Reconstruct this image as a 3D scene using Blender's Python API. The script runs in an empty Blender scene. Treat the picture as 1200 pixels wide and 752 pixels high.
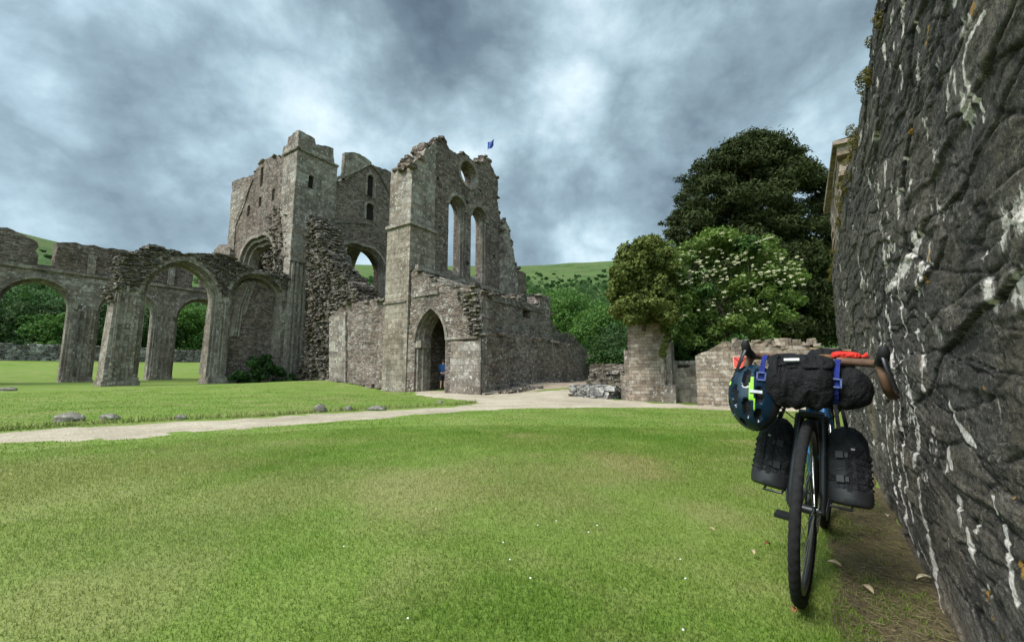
import bpy, bmesh, math, random
import numpy as np
from mathutils import Vector, Matrix, Euler
from mathutils.geometry import delaunay_2d_cdt
random.seed(7); RNG = np.random.default_rng(7)
R = math.radians
scene = bpy.context.scene
COL = scene.collection

# ------------------------------------------------------------------ frames
CZ = 0.92                                   # eye height of the crouching photographer
F_PX, PITCH = 480.0, R(7)
TH = R(33)                                  # the church axis lies 33 degrees right of the view
AX = (math.sin(TH), math.cos(TH)); BX = (math.cos(TH), -math.sin(TH))   # a = east, b = south
ROT = R(57)
def w2(a, b): return (a*AX[0]+b*BX[0], a*AX[1]+b*BX[1])
def ab(x, y): return (x*AX[0]+y*AX[1], x*BX[0]+y*BX[1])
def ray(px, py):
    x = px-600; y = 376-py
    return (x, F_PX*math.cos(PITCH)-y*math.sin(PITCH), y*math.cos(PITCH)+F_PX*math.sin(PITCH))
def at(px, py, Y):
    r = ray(px, py); k = Y/r[1]; return Vector((r[0]*k, Y, CZ+r[2]*k))
def onb(px, py, b):
    r = ray(px, py); a_, b_ = ab(r[0], r[1]); k = b/b_; return (a_*k, CZ+r[2]*k)
def ona(px, py, a):
    r = ray(px, py); a_, b_ = ab(r[0], r[1]); k = a/a_; return (b_*k, CZ+r[2]*k)

# ------------------------------------------------------------------ numpy noise
def _h(ix, iy, s):
    ix = ix.astype(np.int64); iy = iy.astype(np.int64)
    n = (ix*374761393 + iy*668265263 + s*1442695041) & 0xFFFFFFFF
    n = ((n ^ (n >> 13))*1274126177) & 0xFFFFFFFF
    n = ((n ^ (n >> 16))*2246822519) & 0xFFFFFFFF
    return ((n ^ (n >> 15)) & 0xFFFFFF)/float(0xFFFFFF)
def vn(x, y, s=0):
    x = np.asarray(x, float); y = np.asarray(y, float)
    ix = np.floor(x); iy = np.floor(y); fx = x-ix; fy = y-iy
    fx = fx*fx*(3-2*fx); fy = fy*fy*(3-2*fy)
    a = _h(ix, iy, s); b = _h(ix+1, iy, s); c = _h(ix, iy+1, s); d = _h(ix+1, iy+1, s)
    return (a*(1-fx)+b*fx)*(1-fy)+(c*(1-fx)+d*fx)*fy
def fbm(x, y, s=0, o=4):
    t = 0; a = .5; n = 0
    for i in range(o):
        t = t+a*vn(x*2**i+17.3*i, y*2**i-9.1*i, s+i); n += a; a *= .5
    return t/n
def worley(x, y, s=0):
    ix = np.floor(x); iy = np.floor(y)
    f1 = np.full(x.shape, 9.); f2 = np.full(x.shape, 9.); cid = np.zeros(x.shape)
    for dx in (-1, 0, 1):
        for dy in (-1, 0, 1):
            cx = ix+dx; cy = iy+dy
            d = np.hypot(cx+_h(cx, cy, s)-x, cy+_h(cx, cy, s+5)-y)
            m = d < f1
            f2 = np.where(m, f1, np.minimum(f2, d)); cid = np.where(m, _h(cx, cy, s+9), cid); f1 = np.where(m, d, f1)
    return f1, f2, cid

# ------------------------------------------------------------------ node helper
class Mat:
    def __init__(s, name, rough=.9, spec=.25):
        s.m = bpy.data.materials.new(name); s.m.use_nodes = True
        s.t = s.m.node_tree; s.n = s.t.nodes; s.b = s.n['Principled BSDF']
        s.b.inputs['Roughness'].default_value = rough
        s.b.inputs['Specular IOR Level'].default_value = spec
    def L(s, a, b): s.t.links.new(a, b)
    def put(s, sock, v):
        if v is None: return
        if hasattr(v, 'is_linked') or isinstance(v, bpy.types.NodeSocket): s.L(v, sock)
        else:
            if isinstance(v, (tuple, list)) and sock.type == 'RGBA' and len(v) == 3: v = (*v, 1)
            sock.default_value = v
    def math(s, op, a, b=None, c=None, clamp=False):
        n = s.n.new('ShaderNodeMath'); n.operation = op; n.use_clamp = clamp
        s.put(n.inputs[0], a); s.put(n.inputs[1], b)
        if c is not None: s.put(n.inputs[2], c)
        return n.outputs[0]
    def vmath(s, op, a, b=None, scale=None):
        n = s.n.new('ShaderNodeVectorMath'); n.operation = op
        s.put(n.inputs[0], a); s.put(n.inputs[1], b)
        if scale is not None: s.put(n.inputs['Scale'], scale)
        return n.outputs['Value'] if op in ('DOT_PRODUCT', 'LENGTH', 'DISTANCE') else n.outputs[0]
    def mix(s, f, a, b, mode='MIX'):
        n = s.n.new('ShaderNodeMix'); n.data_type = 'RGBA'; n.blend_type = mode; n.clamp_factor = True
        s.put(n.inputs[0], f); s.put(n.inputs[6], a); s.put(n.inputs[7], b); return n.outputs[2]
    def rng(s, v, a, b, c=0., d=1., smooth=False):
        n = s.n.new('ShaderNodeMapRange'); n.interpolation_type = 'SMOOTHSTEP' if smooth else 'LINEAR'
        s.put(n.inputs[0], v)
        for i, q in enumerate((a, b, c, d)): n.inputs[i+1].default_value = q
        return n.outputs[0]
    def noise(s, vec, scale, detail=4, rough=.55, dist=0, dims='3D'):
        n = s.n.new('ShaderNodeTexNoise'); n.noise_dimensions = dims
        s.put(n.inputs['Vector'], vec); n.inputs['Scale'].default_value = scale
        n.inputs['Detail'].default_value = detail; n.inputs['Roughness'].default_value = rough
        n.inputs['Distortion'].default_value = dist; return n.outputs['Fac']
    def voro(s, vec, scale, feature='F1', out='Distance', dims='3D', rnd=1):
        n = s.n.new('ShaderNodeTexVoronoi'); n.feature = feature; n.voronoi_dimensions = dims
        s.put(n.inputs['Vector'], vec); n.inputs['Scale'].default_value = scale
        n.inputs['Randomness'].default_value = rnd; return n.outputs[out]
    def mapv(s, vec, scale=(1, 1, 1), loc=(0, 0, 0), rot=(0, 0, 0)):
        n = s.n.new('ShaderNodeMapping'); s.put(n.inputs[0], vec)
        n.inputs[1].default_value = loc; n.inputs[2].default_value = rot; n.inputs[3].default_value = scale
        return n.outputs[0]
    def tc(s, k='Object'):
        return s.n.new('ShaderNodeTexCoord').outputs[k]
    def geo(s, k): return s.n.new('ShaderNodeNewGeometry').outputs[k]
    def attr(s, k):
        n = s.n.new('ShaderNodeAttribute'); n.attribute_name = k; return n.outputs['Fac']
    def sep(s, v):
        n = s.n.new('ShaderNodeSeparateXYZ'); s.put(n.inputs[0], v); return n.outputs
    def comb(s, x, y, z=0):
        n = s.n.new('ShaderNodeCombineXYZ'); s.put(n.inputs[0], x); s.put(n.inputs[1], y); s.put(n.inputs[2], z); return n.outputs[0]
    def ramp(s, f, stops, interp='LINEAR'):
        n = s.n.new('ShaderNodeValToRGB'); s.put(n.inputs[0], f); cr = n.color_ramp; cr.interpolation = interp
        while len(cr.elements) < len(stops): cr.elements.new(.5)
        for e, (p, c) in zip(cr.elements, stops): e.position = p; e.color = (*c, 1)
        return n.outputs[0]
    def bump(s, h, strength=.5, dist=.02):
        n = s.n.new('ShaderNodeBump'); n.inputs['Strength'].default_value = strength
        n.inputs['Distance'].default_value = dist; s.put(n.inputs['Height'], h); s.L(n.outputs[0], s.b.inputs['Normal'])
    def color(s, c): s.put(s.b.inputs['Base Color'], c); return s

def plain(name, col, rough=.6, metal=0, spec=.4, var=.25, scale=40, bump=0.):
    M = Mat(name, rough, spec); M.b.inputs['Metallic'].default_value = metal
    nz = M.noise(M.tc(), scale, 4)
    c2 = tuple(x*(1-var) for x in col); c3 = tuple(min(1, x*(1+var)) for x in col)
    M.color(M.mix(M.rng(nz, .3, .7), c2, c3))
    if bump: M.bump(nz, bump, .005)
    return M.m

def masonry(name, stones, mortar, size=(.42, .14), warp=.12, lichen=.5, stain=(.5, .45, .4), ashlar=False, moss=0., seed=0.):
    """Coursed stone in the wall's own plane: stone by stone colour, joints, weather stains, pale lichen spots."""
    M = Mat(name, .92, .15)
    p = M.tc('Object'); nrm = M.tc('Normal')
    P_ = M.sep(p); Nn = M.sep(nrm)
    side = M.math('GREATER_THAN', M.math('ABSOLUTE', Nn[0]), M.math('ABSOLUTE', Nn[1]))
    u = M.math('ADD', M.math('MULTIPLY', P_[0], M.math('SUBTRACT', 1, side)), M.math('MULTIPLY', P_[1], side))
    wn = M.noise(M.vmath('ADD', p, (seed, 3, 1)), .9, 2); wn2 = M.noise(p, 2.3, 2)
    uu = M.math('ADD', u, M.math('MULTIPLY', M.math('SUBTRACT', wn, .5), warp*2))
    vv = M.math('ADD', P_[2], M.math('MULTIPLY', M.math('SUBTRACT', wn2, .5), warp))
    if ashlar:
        b = M.n.new('ShaderNodeTexBrick'); b.offset = .5
        M.L(M.comb(uu, vv), b.inputs['Vector'])
        b.inputs['Color1'].default_value = (0, 0, 0, 1); b.inputs['Color2'].default_value = (1, 1, 1, 1)
        b.inputs['Mortar'].default_value = (.5, .5, .5, 1); b.inputs['Scale'].default_value = 1
        b.inputs['Mortar Size'].default_value = .009; b.inputs['Mortar Smooth'].default_value = .4; b.inputs['Bias'].default_value = 0
        b.inputs['Brick Width'].default_value = size[0]; b.inputs['Row Height'].default_value = size[1]
        cell = M.sep(b.outputs['Color'])[0]; joint = b.outputs['Fac']; hgt = M.math('SUBTRACT', 1, joint)
    else:
        v = M.comb(M.math('DIVIDE', uu, size[0]), M.math('DIVIDE', vv, size[1]))
        cell = M.sep(M.voro(v, 1, 'F1', 'Color', '2D', .8))[0]
        de = M.voro(v, 1, 'DISTANCE_TO_EDGE', 'Distance', '2D', .8)
        joint = M.rng(de, .0, .12, 1, 0); hgt = M.rng(de, 0, .25)
    k = len(stones)
    c = M.ramp(cell, [(i/k, s_) for i, s_ in enumerate(stones)], 'CONSTANT')
    fine = M.noise(p, 14, 5, .7)
    c = M.mix(.55, c, M.mix(fine, (.25, .25, .25), (.8, .8, .8)), 'OVERLAY')
    mot = M.noise(M.vmath('ADD', p, (seed, 9, 2)), 4.2, 4, .75); c = M.mix(.9, c, M.mix(M.rng(mot, .32, .68), (.29, .285, .28), (.79, .79, .79)), 'OVERLAY')
    c = M.mix(M.math('MULTIPLY', joint, .4 if ashlar else .7), c, mortar)
    md = M.noise(M.vmath('ADD', p, (seed, seed, 4)), 1.7, 5, .65); c = M.mix(M.rng(md, .35, .68, .0, .55), c, M.mix(1, c, (.5, .46, .42), 'MULTIPLY'))
    big = M.noise(M.vmath('ADD', p, (0, seed, 0)), .35, 4, .6)
    c = M.mix(M.rng(big, .45, .7, 0, .75), c, M.mix(1, c, stain, 'MULTIPLY'))
    st = M.noise(M.mapv(p, (1.3, 1.3, .16)), 1, 4, .65)
    c = M.mix(M.rng(st, .52, .68, 0, .55), c, (.055, .05, .046))
    if lichen:
        li = M.noise(M.vmath('ADD', p, (5, seed, 2)), 6.5, 3, .6); lm = M.noise(p, .6, 3)
        f = M.math('MULTIPLY', M.rng(li, .585, .64), M.rng(lm, .36, .56))
        c = M.mix(M.math('MULTIPLY', f, min(1, lichen*1.25)), c, (.50, .48, .43))
    if moss:
        mo = M.noise(M.vmath('ADD', p, (1, 2, seed)), 1.6, 4, .65)
        c = M.mix(M.math('MULTIPLY', M.rng(mo, .5, .64), moss), c, (.11, .10, .035))
    M.color(c)
    M.bump(M.math('ADD', hgt, M.math('MULTIPLY', fine, .7)), .8, .05)
    return M.m

# ------------------------------------------------------------------ object helpers
def link(o, parent=None):
    COL.objects.link(o)
    if parent is not None: o.parent = parent
    return o
def tag(o, label=None, cat=None, group=None, kind=None):
    if label: o['label'] = label
    if cat: o['category'] = cat
    if group: o['group'] = group
    if kind: o['kind'] = kind
    return o
def thing(name, label, cat, loc=(0, 0, 0), rot=(0, 0, 0), group=None):
    o = bpy.data.objects.new(name, None); o.empty_display_size = .2
    o.location = loc; o.rotation_euler = rot; link(o)
    return tag(o, label, cat, group)
class MB:
    """Collects solids and links them as ONE mesh."""
    def __init__(s): s.v = []; s.f = []; s.mi = []; s.cur = 0; s.solids = []
    def each(s, name, mats, parent=None, smooth=None):
        for vs, fs in s.solids:
            q = MB(); q.add(vs, fs); q.build(name, mats, parent, smooth)
    def add(s, vs, fs):
        vs = list(vs); s.solids.append((vs, fs)); k = len(s.v); s.v += [tuple(v) for v in vs]; s.f += [tuple(i+k for i in f) for f in fs]; s.mi += [s.cur]*len(fs)
    def box(s, c, d, rot=None, jit=0., taper=1.):
        vs = []
        for z in (-.5, .5):
            t = taper if z > 0 else 1
            for x, y in ((-.5, -.5), (.5, -.5), (.5, .5), (-.5, .5)):
                q = Vector((x*d[0]*t, y*d[1]*t, z*d[2]))
                if jit: q += Vector([random.uniform(-jit, jit)*k for k in d])
                if rot is not None: q = rot @ q
                vs.append(q+Vector(c))
        s.add(vs, [(3, 2, 1, 0), (4, 5, 6, 7), (0, 1, 5, 4), (1, 2, 6, 5), (2, 3, 7, 6), (3, 0, 4, 7)])
    def tube(s, pts, rad, n=10, closed=False, flat=1.):
        pts = [Vector(p) for p in pts]; m = len(pts)
        rr = rad if isinstance(rad, (list, tuple)) else [rad]*m
        vs = []; up = None
        for i, p in enumerate(pts):
            a = pts[(i-1) % m] if (closed or i > 0) else pts[i]; b = pts[(i+1) % m] if (closed or i < m-1) else pts[i]
            t = (b-a).normalized()
            if up is None:
                up = Vector((0, 0, 1)) if abs(t.z) < .9 else Vector((1, 0, 0))
            x = t.cross(up).normalized(); y = x.cross(t).normalized(); up = y
            for k in range(n):
                w = 2*math.pi*k/n; vs.append(p+x*math.cos(w)*rr[i]+y*math.sin(w)*rr[i]*flat)
        fs = []
        for i in range(m if closed else m-1):
            for k in range(n):
                j = (i+1) % m
                fs.append((i*n+k, i*n+(k+1) % n, j*n+(k+1) % n, j*n+k))
        if not closed: fs += [tuple(range(n))[::-1], tuple(range((m-1)*n, m*n))]
        s.add(vs, fs)
    def lathe(s, prof, n=24, M=None, sx=1., sy=1.):
        """profile (r, z) turned round z"""
        vs = []; fs = []
        for r, z in prof:
            for k in range(n):
                w = 2*math.pi*k/n; q = Vector((r*math.cos(w)*sx, r*math.sin(w)*sy, z)); vs.append(M @ q if M else q)
        for i in range(len(prof)-1):
            for k in range(n): fs.append((i*n+k, i*n+(k+1) % n, (i+1)*n+(k+1) % n, (i+1)*n+k))
        fs += [tuple(range(n))[::-1], tuple(range((len(prof)-1)*n, len(prof)*n))]
        s.add(vs, fs)
    def torus(s, R_, r, n=96, m=12, M=None, sx=1., sy=1., fn=None):
        vs = []; fs = []
        for i in range(n):
            for k in range(m):
                w = 2*math.pi*i/n; t = 2*math.pi*k/m; rr = r+(fn(i, k) if fn else 0)
                q = Vector(((R_+rr*math.cos(t))*math.cos(w)*sx, (R_+rr*math.cos(t))*math.sin(w)*sy, rr*math.sin(t)))
                vs.append(M @ q if M else q)
                fs.append((i*m+k, ((i+1) % n)*m+k, ((i+1) % n)*m+(k+1) % m, i*m+(k+1) % m))
        s.add(vs, fs)
    def build(s, name, mats, parent=None, smooth=None, recalc=True, origin=None):
        me = bpy.data.meshes.new(name)
        vs = s.v if origin is None else [(v[0]-origin[0], v[1]-origin[1], v[2]-origin[2]) for v in s.v]
        me.from_pydata(vs, [], s.f)
        if not isinstance(mats, (list, tuple)): mats = [mats]
        for m in mats: me.materials.append(m)
        if len(mats) > 1: me.polygons.foreach_set('material_index', s.mi)
        if recalc:
            bm = bmesh.new(); bm.from_mesh(me); bmesh.ops.recalc_face_normals(bm, faces=bm.faces); bm.to_mesh(me); bm.free()
        if smooth is not None:
            me.shade_smooth(); me.set_sharp_from_angle(angle=R(smooth))
        o = bpy.data.objects.new(name, me); link(o, parent)
        if origin is not None: o.location = origin
        return o
def npmesh(name, V, Fq, mats, parent=None, smooth=False, midx=None):
    """mesh from arrays: V (n,3), faces (m,k) all of one size"""
    me = bpy.data.meshes.new(name); V = np.asarray(V, np.float32); Fq = np.asarray(Fq, np.int32); m, k = Fq.shape
    me.vertices.add(len(V)); me.vertices.foreach_set('co', V.ravel())
    me.loops.add(m*k); me.loops.foreach_set('vertex_index', Fq.ravel())
    me.polygons.add(m); me.polygons.foreach_set('loop_start', np.arange(0, m*k, k, dtype=np.int32))
    me.polygons.foreach_set('loop_total', np.full(m, k, np.int32))
    for q in (mats if isinstance(mats, (list, tuple)) else [mats]): me.materials.append(q)
    if midx is not None: me.polygons.foreach_set('material_index', np.asarray(midx, np.int32))
    me.update(calc_edges=True); me.validate()
    if smooth: me.shade_smooth()
    return link(bpy.data.objects.new(name, me), parent)
def vattr(o, name, vals):
    a = o.data.attributes.new(name, 'FLOAT', 'POINT'); a.data.foreach_set('value', np.asarray(vals, np.float32))

# ------------------------------------------------------------------ terrain
_ctl = [(0, 0, 0), (2, -.2, 0), (2, .4, 0), (5, 0, -.02), (-3, -3, 0), (-6, 3, .05), (3, 5, .1), (3, -5, -.05), (-10, -6, 0), (8, -6, -.15), (5, -14, -.15),
        (16.3, -20.5, -.2), (16.3, -16, -.2), (16.1, -12.5, -.24), (13, -12, -.24), (16.2, -5, -.2), (15.9, -2.5, -.27), (13, -2, -.25), (12, 3, 0),
        (21, -11.6, .18), (29, -11.6, .22), (25, -9.8, .1), (17, -26, .28), (14, -22, -.05), (19, -36, .06), (9, -35, .0), (13.5, -35, .0), (8.2, -44, .12), (13.2, -44, .2),
        (-2, -44, .1), (-10, -30, -.1), (-20, -20, 0), (30, -40, .4), (40, -20, .8), (35, 5, .8), (5, -54, .7), (-10, -54, .6), (16, -54, .8),
        (0, -67, 2.1), (12, -67, 2.1), (-20, -67, 2.1), (25, -67, 2.2), (-30, 0, 0), (0, 30, .5), (40, -70, 3), (60, -30, 2), (60, 20, 2), (-20, 40, .3), (-50, -40, .5), (-60, 30, .5)]
_cp = np.array([w2(a, b) for a, b, z in _ctl]); _cz = np.array([z for *_, z in _ctl])
_K = np.sqrt(((_cp[:, None]-_cp[None])**2).sum(-1)+2.0)
_W = np.linalg.solve(_K+np.eye(len(_cp))*.05, _cz-_cz.mean())
def terr(x, y):
    x = np.asarray(x, float); y = np.asarray(y, float); s = x.shape
    q = np.stack([x.ravel(), y.ravel()], 1)
    z = np.sqrt(((q[:, None]-_cp[None])**2).sum(-1)+2.0) @ _W + _cz.mean()
    r = np.hypot(q[:, 0], q[:, 1]); t = np.clip((r-75)/60, 0, 1); t = t*t*(3-2*t)
    z = z*(1-t)+3.2*t
    return z.reshape(s)
def tz(x, y): return float(terr(np.array([x]), np.array([y]))[0])
def tab(a, b): return tz(*w2(a, b))
def gpx(px, py):
    """the ground point seen at a pixel"""
    r = ray(px, py); z = -.15
    for _ in range(25):
        k = (z-CZ)/r[2] if r[2] < -.5 else 200/ r[1]
        k = min(k, 160/r[1]); x, y = r[0]*k, r[1]*k; z = .6*z+.4*tz(x, y)
    return x, y, tz(x, y)
def wab(a, b, z=None):
    x, y = w2(a, b); return Vector((x, y, tz(x, y) if z is None else z))

# ------------------------------------------------------------------ materials
GREY = [(.215, .185, .155), (.26, .23, .20), (.185, .155, .13), (.235, .195, .16), (.285, .255, .22), (.165, .14, .12)]
BROWN = [(.155, .12, .10), (.20, .155, .125), (.12, .095, .08), (.225, .175, .145), (.10, .08, .07), (.175, .13, .108), (.25, .21, .175)]
DARKR = [(.12, .10, .086), (.17, .142, .122), (.09, .077, .068), (.21, .18, .155), (.135, .113, .097), (.27, .24, .21)]
M_ash = masonry('grey_ashlar', GREY, (.13, .12, .11), (.75, .36), .05, .7, ashlar=True, seed=1)
M_ashw = masonry('pale_ashlar', [(.24, .205, .165), (.275, .235, .19), (.205, .175, .14), (.225, .19, .15)], (.14, .12, .10), (.6, .3), .06, .5, (.6, .53, .46), ashlar=True, seed=4)
M_rub = masonry('brown_coursed_rubble', BROWN, (.13, .105, .09), (.34, .10), .06, .4, seed=2)
M_rubg = masonry('grey_coursed_rubble', BROWN[:4]+GREY[:3], (.13, .11, .095), (.34, .11), .06, .5, seed=6)
M_dark = masonry('dark_broken_rubble', DARKR, (.06, .052, .046), (.4, .09), .15, .4, moss=.45, seed=3)
M_mould = masonry('arch_moulding_stone', [(.22, .19, .16), (.255, .225, .19), (.19, .16, .135)], (.12, .10, .085), (.5, .4), .03, .5, ashlar=True, seed=8)
M_gate = masonry('warm_gate_masonry', [(.25, .20, .155), (.29, .24, .19), (.205, .165, .13), (.32, .275, .23), (.22, .175, .14)], (.15, .12, .095), (.36, .13), .07, .5, (.75, .68, .6), ashlar=True, seed=9)
M_field = masonry('field_wall_stone', [(.3, .29, .28), (.22, .21, .2), (.38, .37, .355), (.15, .14, .14)], (.07, .07, .07), (.5, .22), .2, .5, seed=11)
def boulder_mat():
    M = Mat('boulder_stone', .95, .1); p = M.tc()
    c = M.mix(M.noise(p, 5, 5, .7), (.10, .088, .075), (.24, .215, .18)); c = M.mix(M.rng(M.noise(p, 9, 3), .6, .66), c, (.36, .34, .30))
    M.color(c); M.bump(M.noise(p, 12, 6, .7), .8, .05); return M.m
M_boul = boulder_mat()

def leaf_mat(name, cols, rough=.72, trans=.25, spec=.16):
    """each leaf has its own colour (an island of the mesh)"""
    M = Mat(name, rough, spec)
    rnd = M.geo('Random Per Island'); k = len(cols)
    c = M.ramp(rnd, [(i/max(1, k-1), q) for i, q in enumerate(cols)])
    nz = M.noise(M.geo('Position'), .9, 3); c = M.mix(M.rng(nz, .35, .7, 0, .4), c, tuple(x*1.25 for x in cols[-1]))
    M.color(c)
    tr = M.n.new('ShaderNodeBsdfTranslucent'); M.put(tr.inputs[0], M.mix(1, c, (1.1, 1.2, .6), 'MULTIPLY'))
    mx = M.n.new('ShaderNodeMixShader'); mx.inputs[0].default_value = trans
    M.L(M.b.outputs[0], mx.inputs[1]); M.L(tr.outputs[0], mx.inputs[2])
    M.L(mx.outputs[0], M.n['Material Output'].inputs[0]); return M.m
M_yew = leaf_mat('yew_needles', [(.013, .023, .007), (.026, .04, .01), (.045, .055, .014), (.03, .036, .01)], trans=.1)
M_eld = leaf_mat('elder_leaves', [(.035, .068, .014), (.065, .115, .024), (.10, .155, .032), (.15, .20, .045)])
M_eldd = leaf_mat('elder_leaves_painted_shade', [(.02, .05, .014), (.04, .085, .022), (.06, .12, .03)])  # darker copy of the elder leaves, low-crown shade put into the colour
M_ivy = leaf_mat('ivy_leaves', [(.05, .062, .014), (.09, .108, .024), (.135, .145, .034), (.07, .095, .02)], trans=.15)
M_flow = plain('elder_flower', (.58, .56, .36), .9)
M_tree = leaf_mat('broadleaf_leaves', [(.03, .075, .018), (.05, .115, .026), (.075, .15, .032), (.10, .18, .04)])
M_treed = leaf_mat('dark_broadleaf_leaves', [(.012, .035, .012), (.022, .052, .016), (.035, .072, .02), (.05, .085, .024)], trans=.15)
M_wood = leaf_mat('hillside_leaves', [(.022, .052, .018), (.035, .08, .024), (.05, .105, .03), (.07, .13, .04)])
M_bush = leaf_mat('bramble_leaves', [(.014, .04, .011), (.026, .06, .016), (.045, .09, .022)], trans=.15)
M_bark = plain('bark', (.09, .07, .055), .95, 0, .1, .4, 12, .8)
M_moss = leaf_mat('moss_tufts', [(.09, .075, .02), (.13, .11, .028), (.17, .135, .035), (.07, .07, .02)], trans=.2)

# ---- grass and ground
def grass_color(M, blade):
    p = M.geo('Position')
    n1 = M.noise(p, .22, 4, .6); n2 = M.noise(p, 1.3, 4, .65); n3 = M.noise(p, 7, 4, .7)
    c = M.mix(M.rng(n2, .3, .7), (.134, .218, .032), (.188, .28, .052))
    c = M.mix(M.rng(n3, .35, .75, 0, .6), c, (.235, .31, .075))
    c = M.mix(M.rng(n1, .45, .65, 0, .6), c, (.22, .27, .07)); n5 = M.noise(M.vmath('ADD', p, (9, 4, 0)), .5, 4, .6); c = M.mix(M.rng(n5, .5, .68, 0, .7), c, (.10, .205, .018)); n6 = M.noise(p, .07, 3); c = M.mix(M.rng(n6, .4, .6, 0, .5), c, M.mix(1, c, (.82, .84, .8), 'MULTIPLY'))
    dry = M.noise(M.vmath('ADD', p, (31, 7, 0)), .75, 5, .62)
    f = M.rng(dry, .53, .72, 0, .6)
    # worn straw-coloured places of the lawn
    for (x, y, r1, st) in DRY:
        d = M.vmath('DISTANCE', M.mapv(p, (1, .8, 0)), (x, y*.8, 0))
        d = M.math('ADD', d, M.math('MULTIPLY', M.math('SUBTRACT', n2, .5), r1*1.6))
        f = M.math('MAXIMUM', f, M.rng(d, r1*.2, r1, st, 0, True))
    st = M.noise(M.mapv(p, (.035, .75, 0), (0, 0, 0), (0, 0, -.12)), 1, 2, .5)
    c = M.mix(M.math('MULTIPLY', M.rng(st, .48, .56, 0, .5), M.rng(M.vmath('LENGTH', p), 13, 24)), c, (.175, .26, .045))
    c = M.mix(f, c, (.31, .285, .12))
    if blade:
        r = M.geo('Random Per Island')
        c = M.mix(.75, c, M.mix(1, c, M.ramp(r, [(0, (.6, .64, .5)), (.5, (1.05, 1.06, .95)), (.9, (1.5, 1.4, 1.3)), (1, (2.5, 1.85, 2.2))]), 'MULTIPLY'))
    else: c = M.mix(1, c, (.80, .755, .86), 'MULTIPLY')
    return c, n3
DRY = [(*gpx(495, 570)[:2], 1.1, .6), (*gpx(735, 545)[:2], .75, .7), (*gpx(690, 552)[:2], .9, .45), (*gpx(330, 575)[:2], 1.2, .4), (*gpx(60, 560)[:2], 2.6, .4),
       (*gpx(120, 690)[:2], .7, .35), (*gpx(830, 600)[:2], .4, .4), (*gpx(620, 570)[:2], 1., .35), (*gpx(230, 610)[:2], 1., .3)]
def ground_mat():
    M = Mat('lawn_ground', .95, .1); c, n3 = grass_color(M, False)
    M.color(c); M.bump(M.noise(M.geo('Position'), 40, 3), .6, .03); return M.m
def blade_mat():
    M = Mat('grass_blades', .6, .2); c, _ = grass_color(M, True); M.color(c)
    tr = M.n.new('ShaderNodeBsdfTranslucent'); M.put(tr.inputs[0], c)
    mx = M.n.new('ShaderNodeMixShader'); mx.inputs[0].default_value = .5
    M.L(M.b.outputs[0], mx.inputs[1]); M.L(tr.outputs[0], mx.inputs[2]); M.L(mx.outputs[0], M.n['Material Output'].inputs[0]); return M.m
M_ground = ground_mat(); M_blade = blade_mat()
def hill_mat():
    M = Mat('hill_pasture', .95, .1); p = M.geo('Position')
    n1 = M.noise(p, .006, 5, .6); n2 = M.noise(p, .03, 5, .65); n3 = M.noise(p, .2, 4, .7)
    c = M.mix(M.rng(n1, .35, .65), (.062, .108, .030), (.088, .132, .040))
    c = M.mix(M.rng(n2, .44, .6, 0, .85), c, (.045, .085, .022)); c = M.mix(M.rng(M.noise(p, .09, 4, .7), .52, .66, 0, .7), c, (.10, .13, .05))
    z = M.sep(p)[2]; c = M.mix(M.math('MULTIPLY', M.rng(z, 95, 190, 0, .7), M.rng(n2, .42, .6)), c, (.115, .125, .05)); n7 = M.noise(M.mapv(p, (1, 1, 3)), .018, 6, .7); c = M.mix(M.rng(n7, .50, .62, 0, .75), c, (.038, .07, .02))
    c = M.mix(M.rng(n3, .45, .75, 0, .7), c, (.03, .06, .018)); M.color(c); M.bump(n3, 1, 2.); return M.m
def gravel_mat(name, c1, c2):
    M = Mat(name, .95, .1); p = M.geo('Position')
    cell = M.sep(M.voro(p, 34, 'F1', 'Color'))[0]
    c = M.mix(cell, c1, c2); c = M.mix(M.rng(M.noise(p, .9, 4), .4, .7, 0, .5), c, tuple(x*.7 for x in c1))
    c = M.mix(M.rng(M.noise(p, 2.2, 4, .7), .60, .70, 0, .6), c, (.16, .2, .05)); c = M.mix(M.rng(M.noise(p, .35, 4, .6), .42, .62, 0, .6), c, M.mix(1, c, (.68, .66, .62), 'MULTIPLY')); c = M.mix(M.rng(M.noise(p, 14, 3, .7), .3, .7, .35, 0), c, (.12, .10, .075))
    M.color(c); M.bump(M.voro(p, 34), .7, .02); return M.m
M_path = gravel_mat('path_gravel', (.37, .305, .225), (.56, .485, .38)); M_red = gravel_mat('pinkish_gravel', (.32, .235, .175), (.46, .36, .28))
def soil_mat():
    M = Mat('bare_soil', 1, .05); p = M.geo('Position')
    n = M.noise(p, 9, 6, .7); n2 = M.noise(M.mapv(p, (1, 1, 1), (0, 0, 0), (0, 0, .6)), 30, 4, .7)
    c = M.mix(n, (.05, .038, .024), (.15, .12, .07)); c = M.mix(M.rng(n2, .5, .7, 0, .7), c, (.10, .10, .035)); M.color(c); M.bump(n2, .9, .02); return M.m
M_soil = soil_mat()

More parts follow.
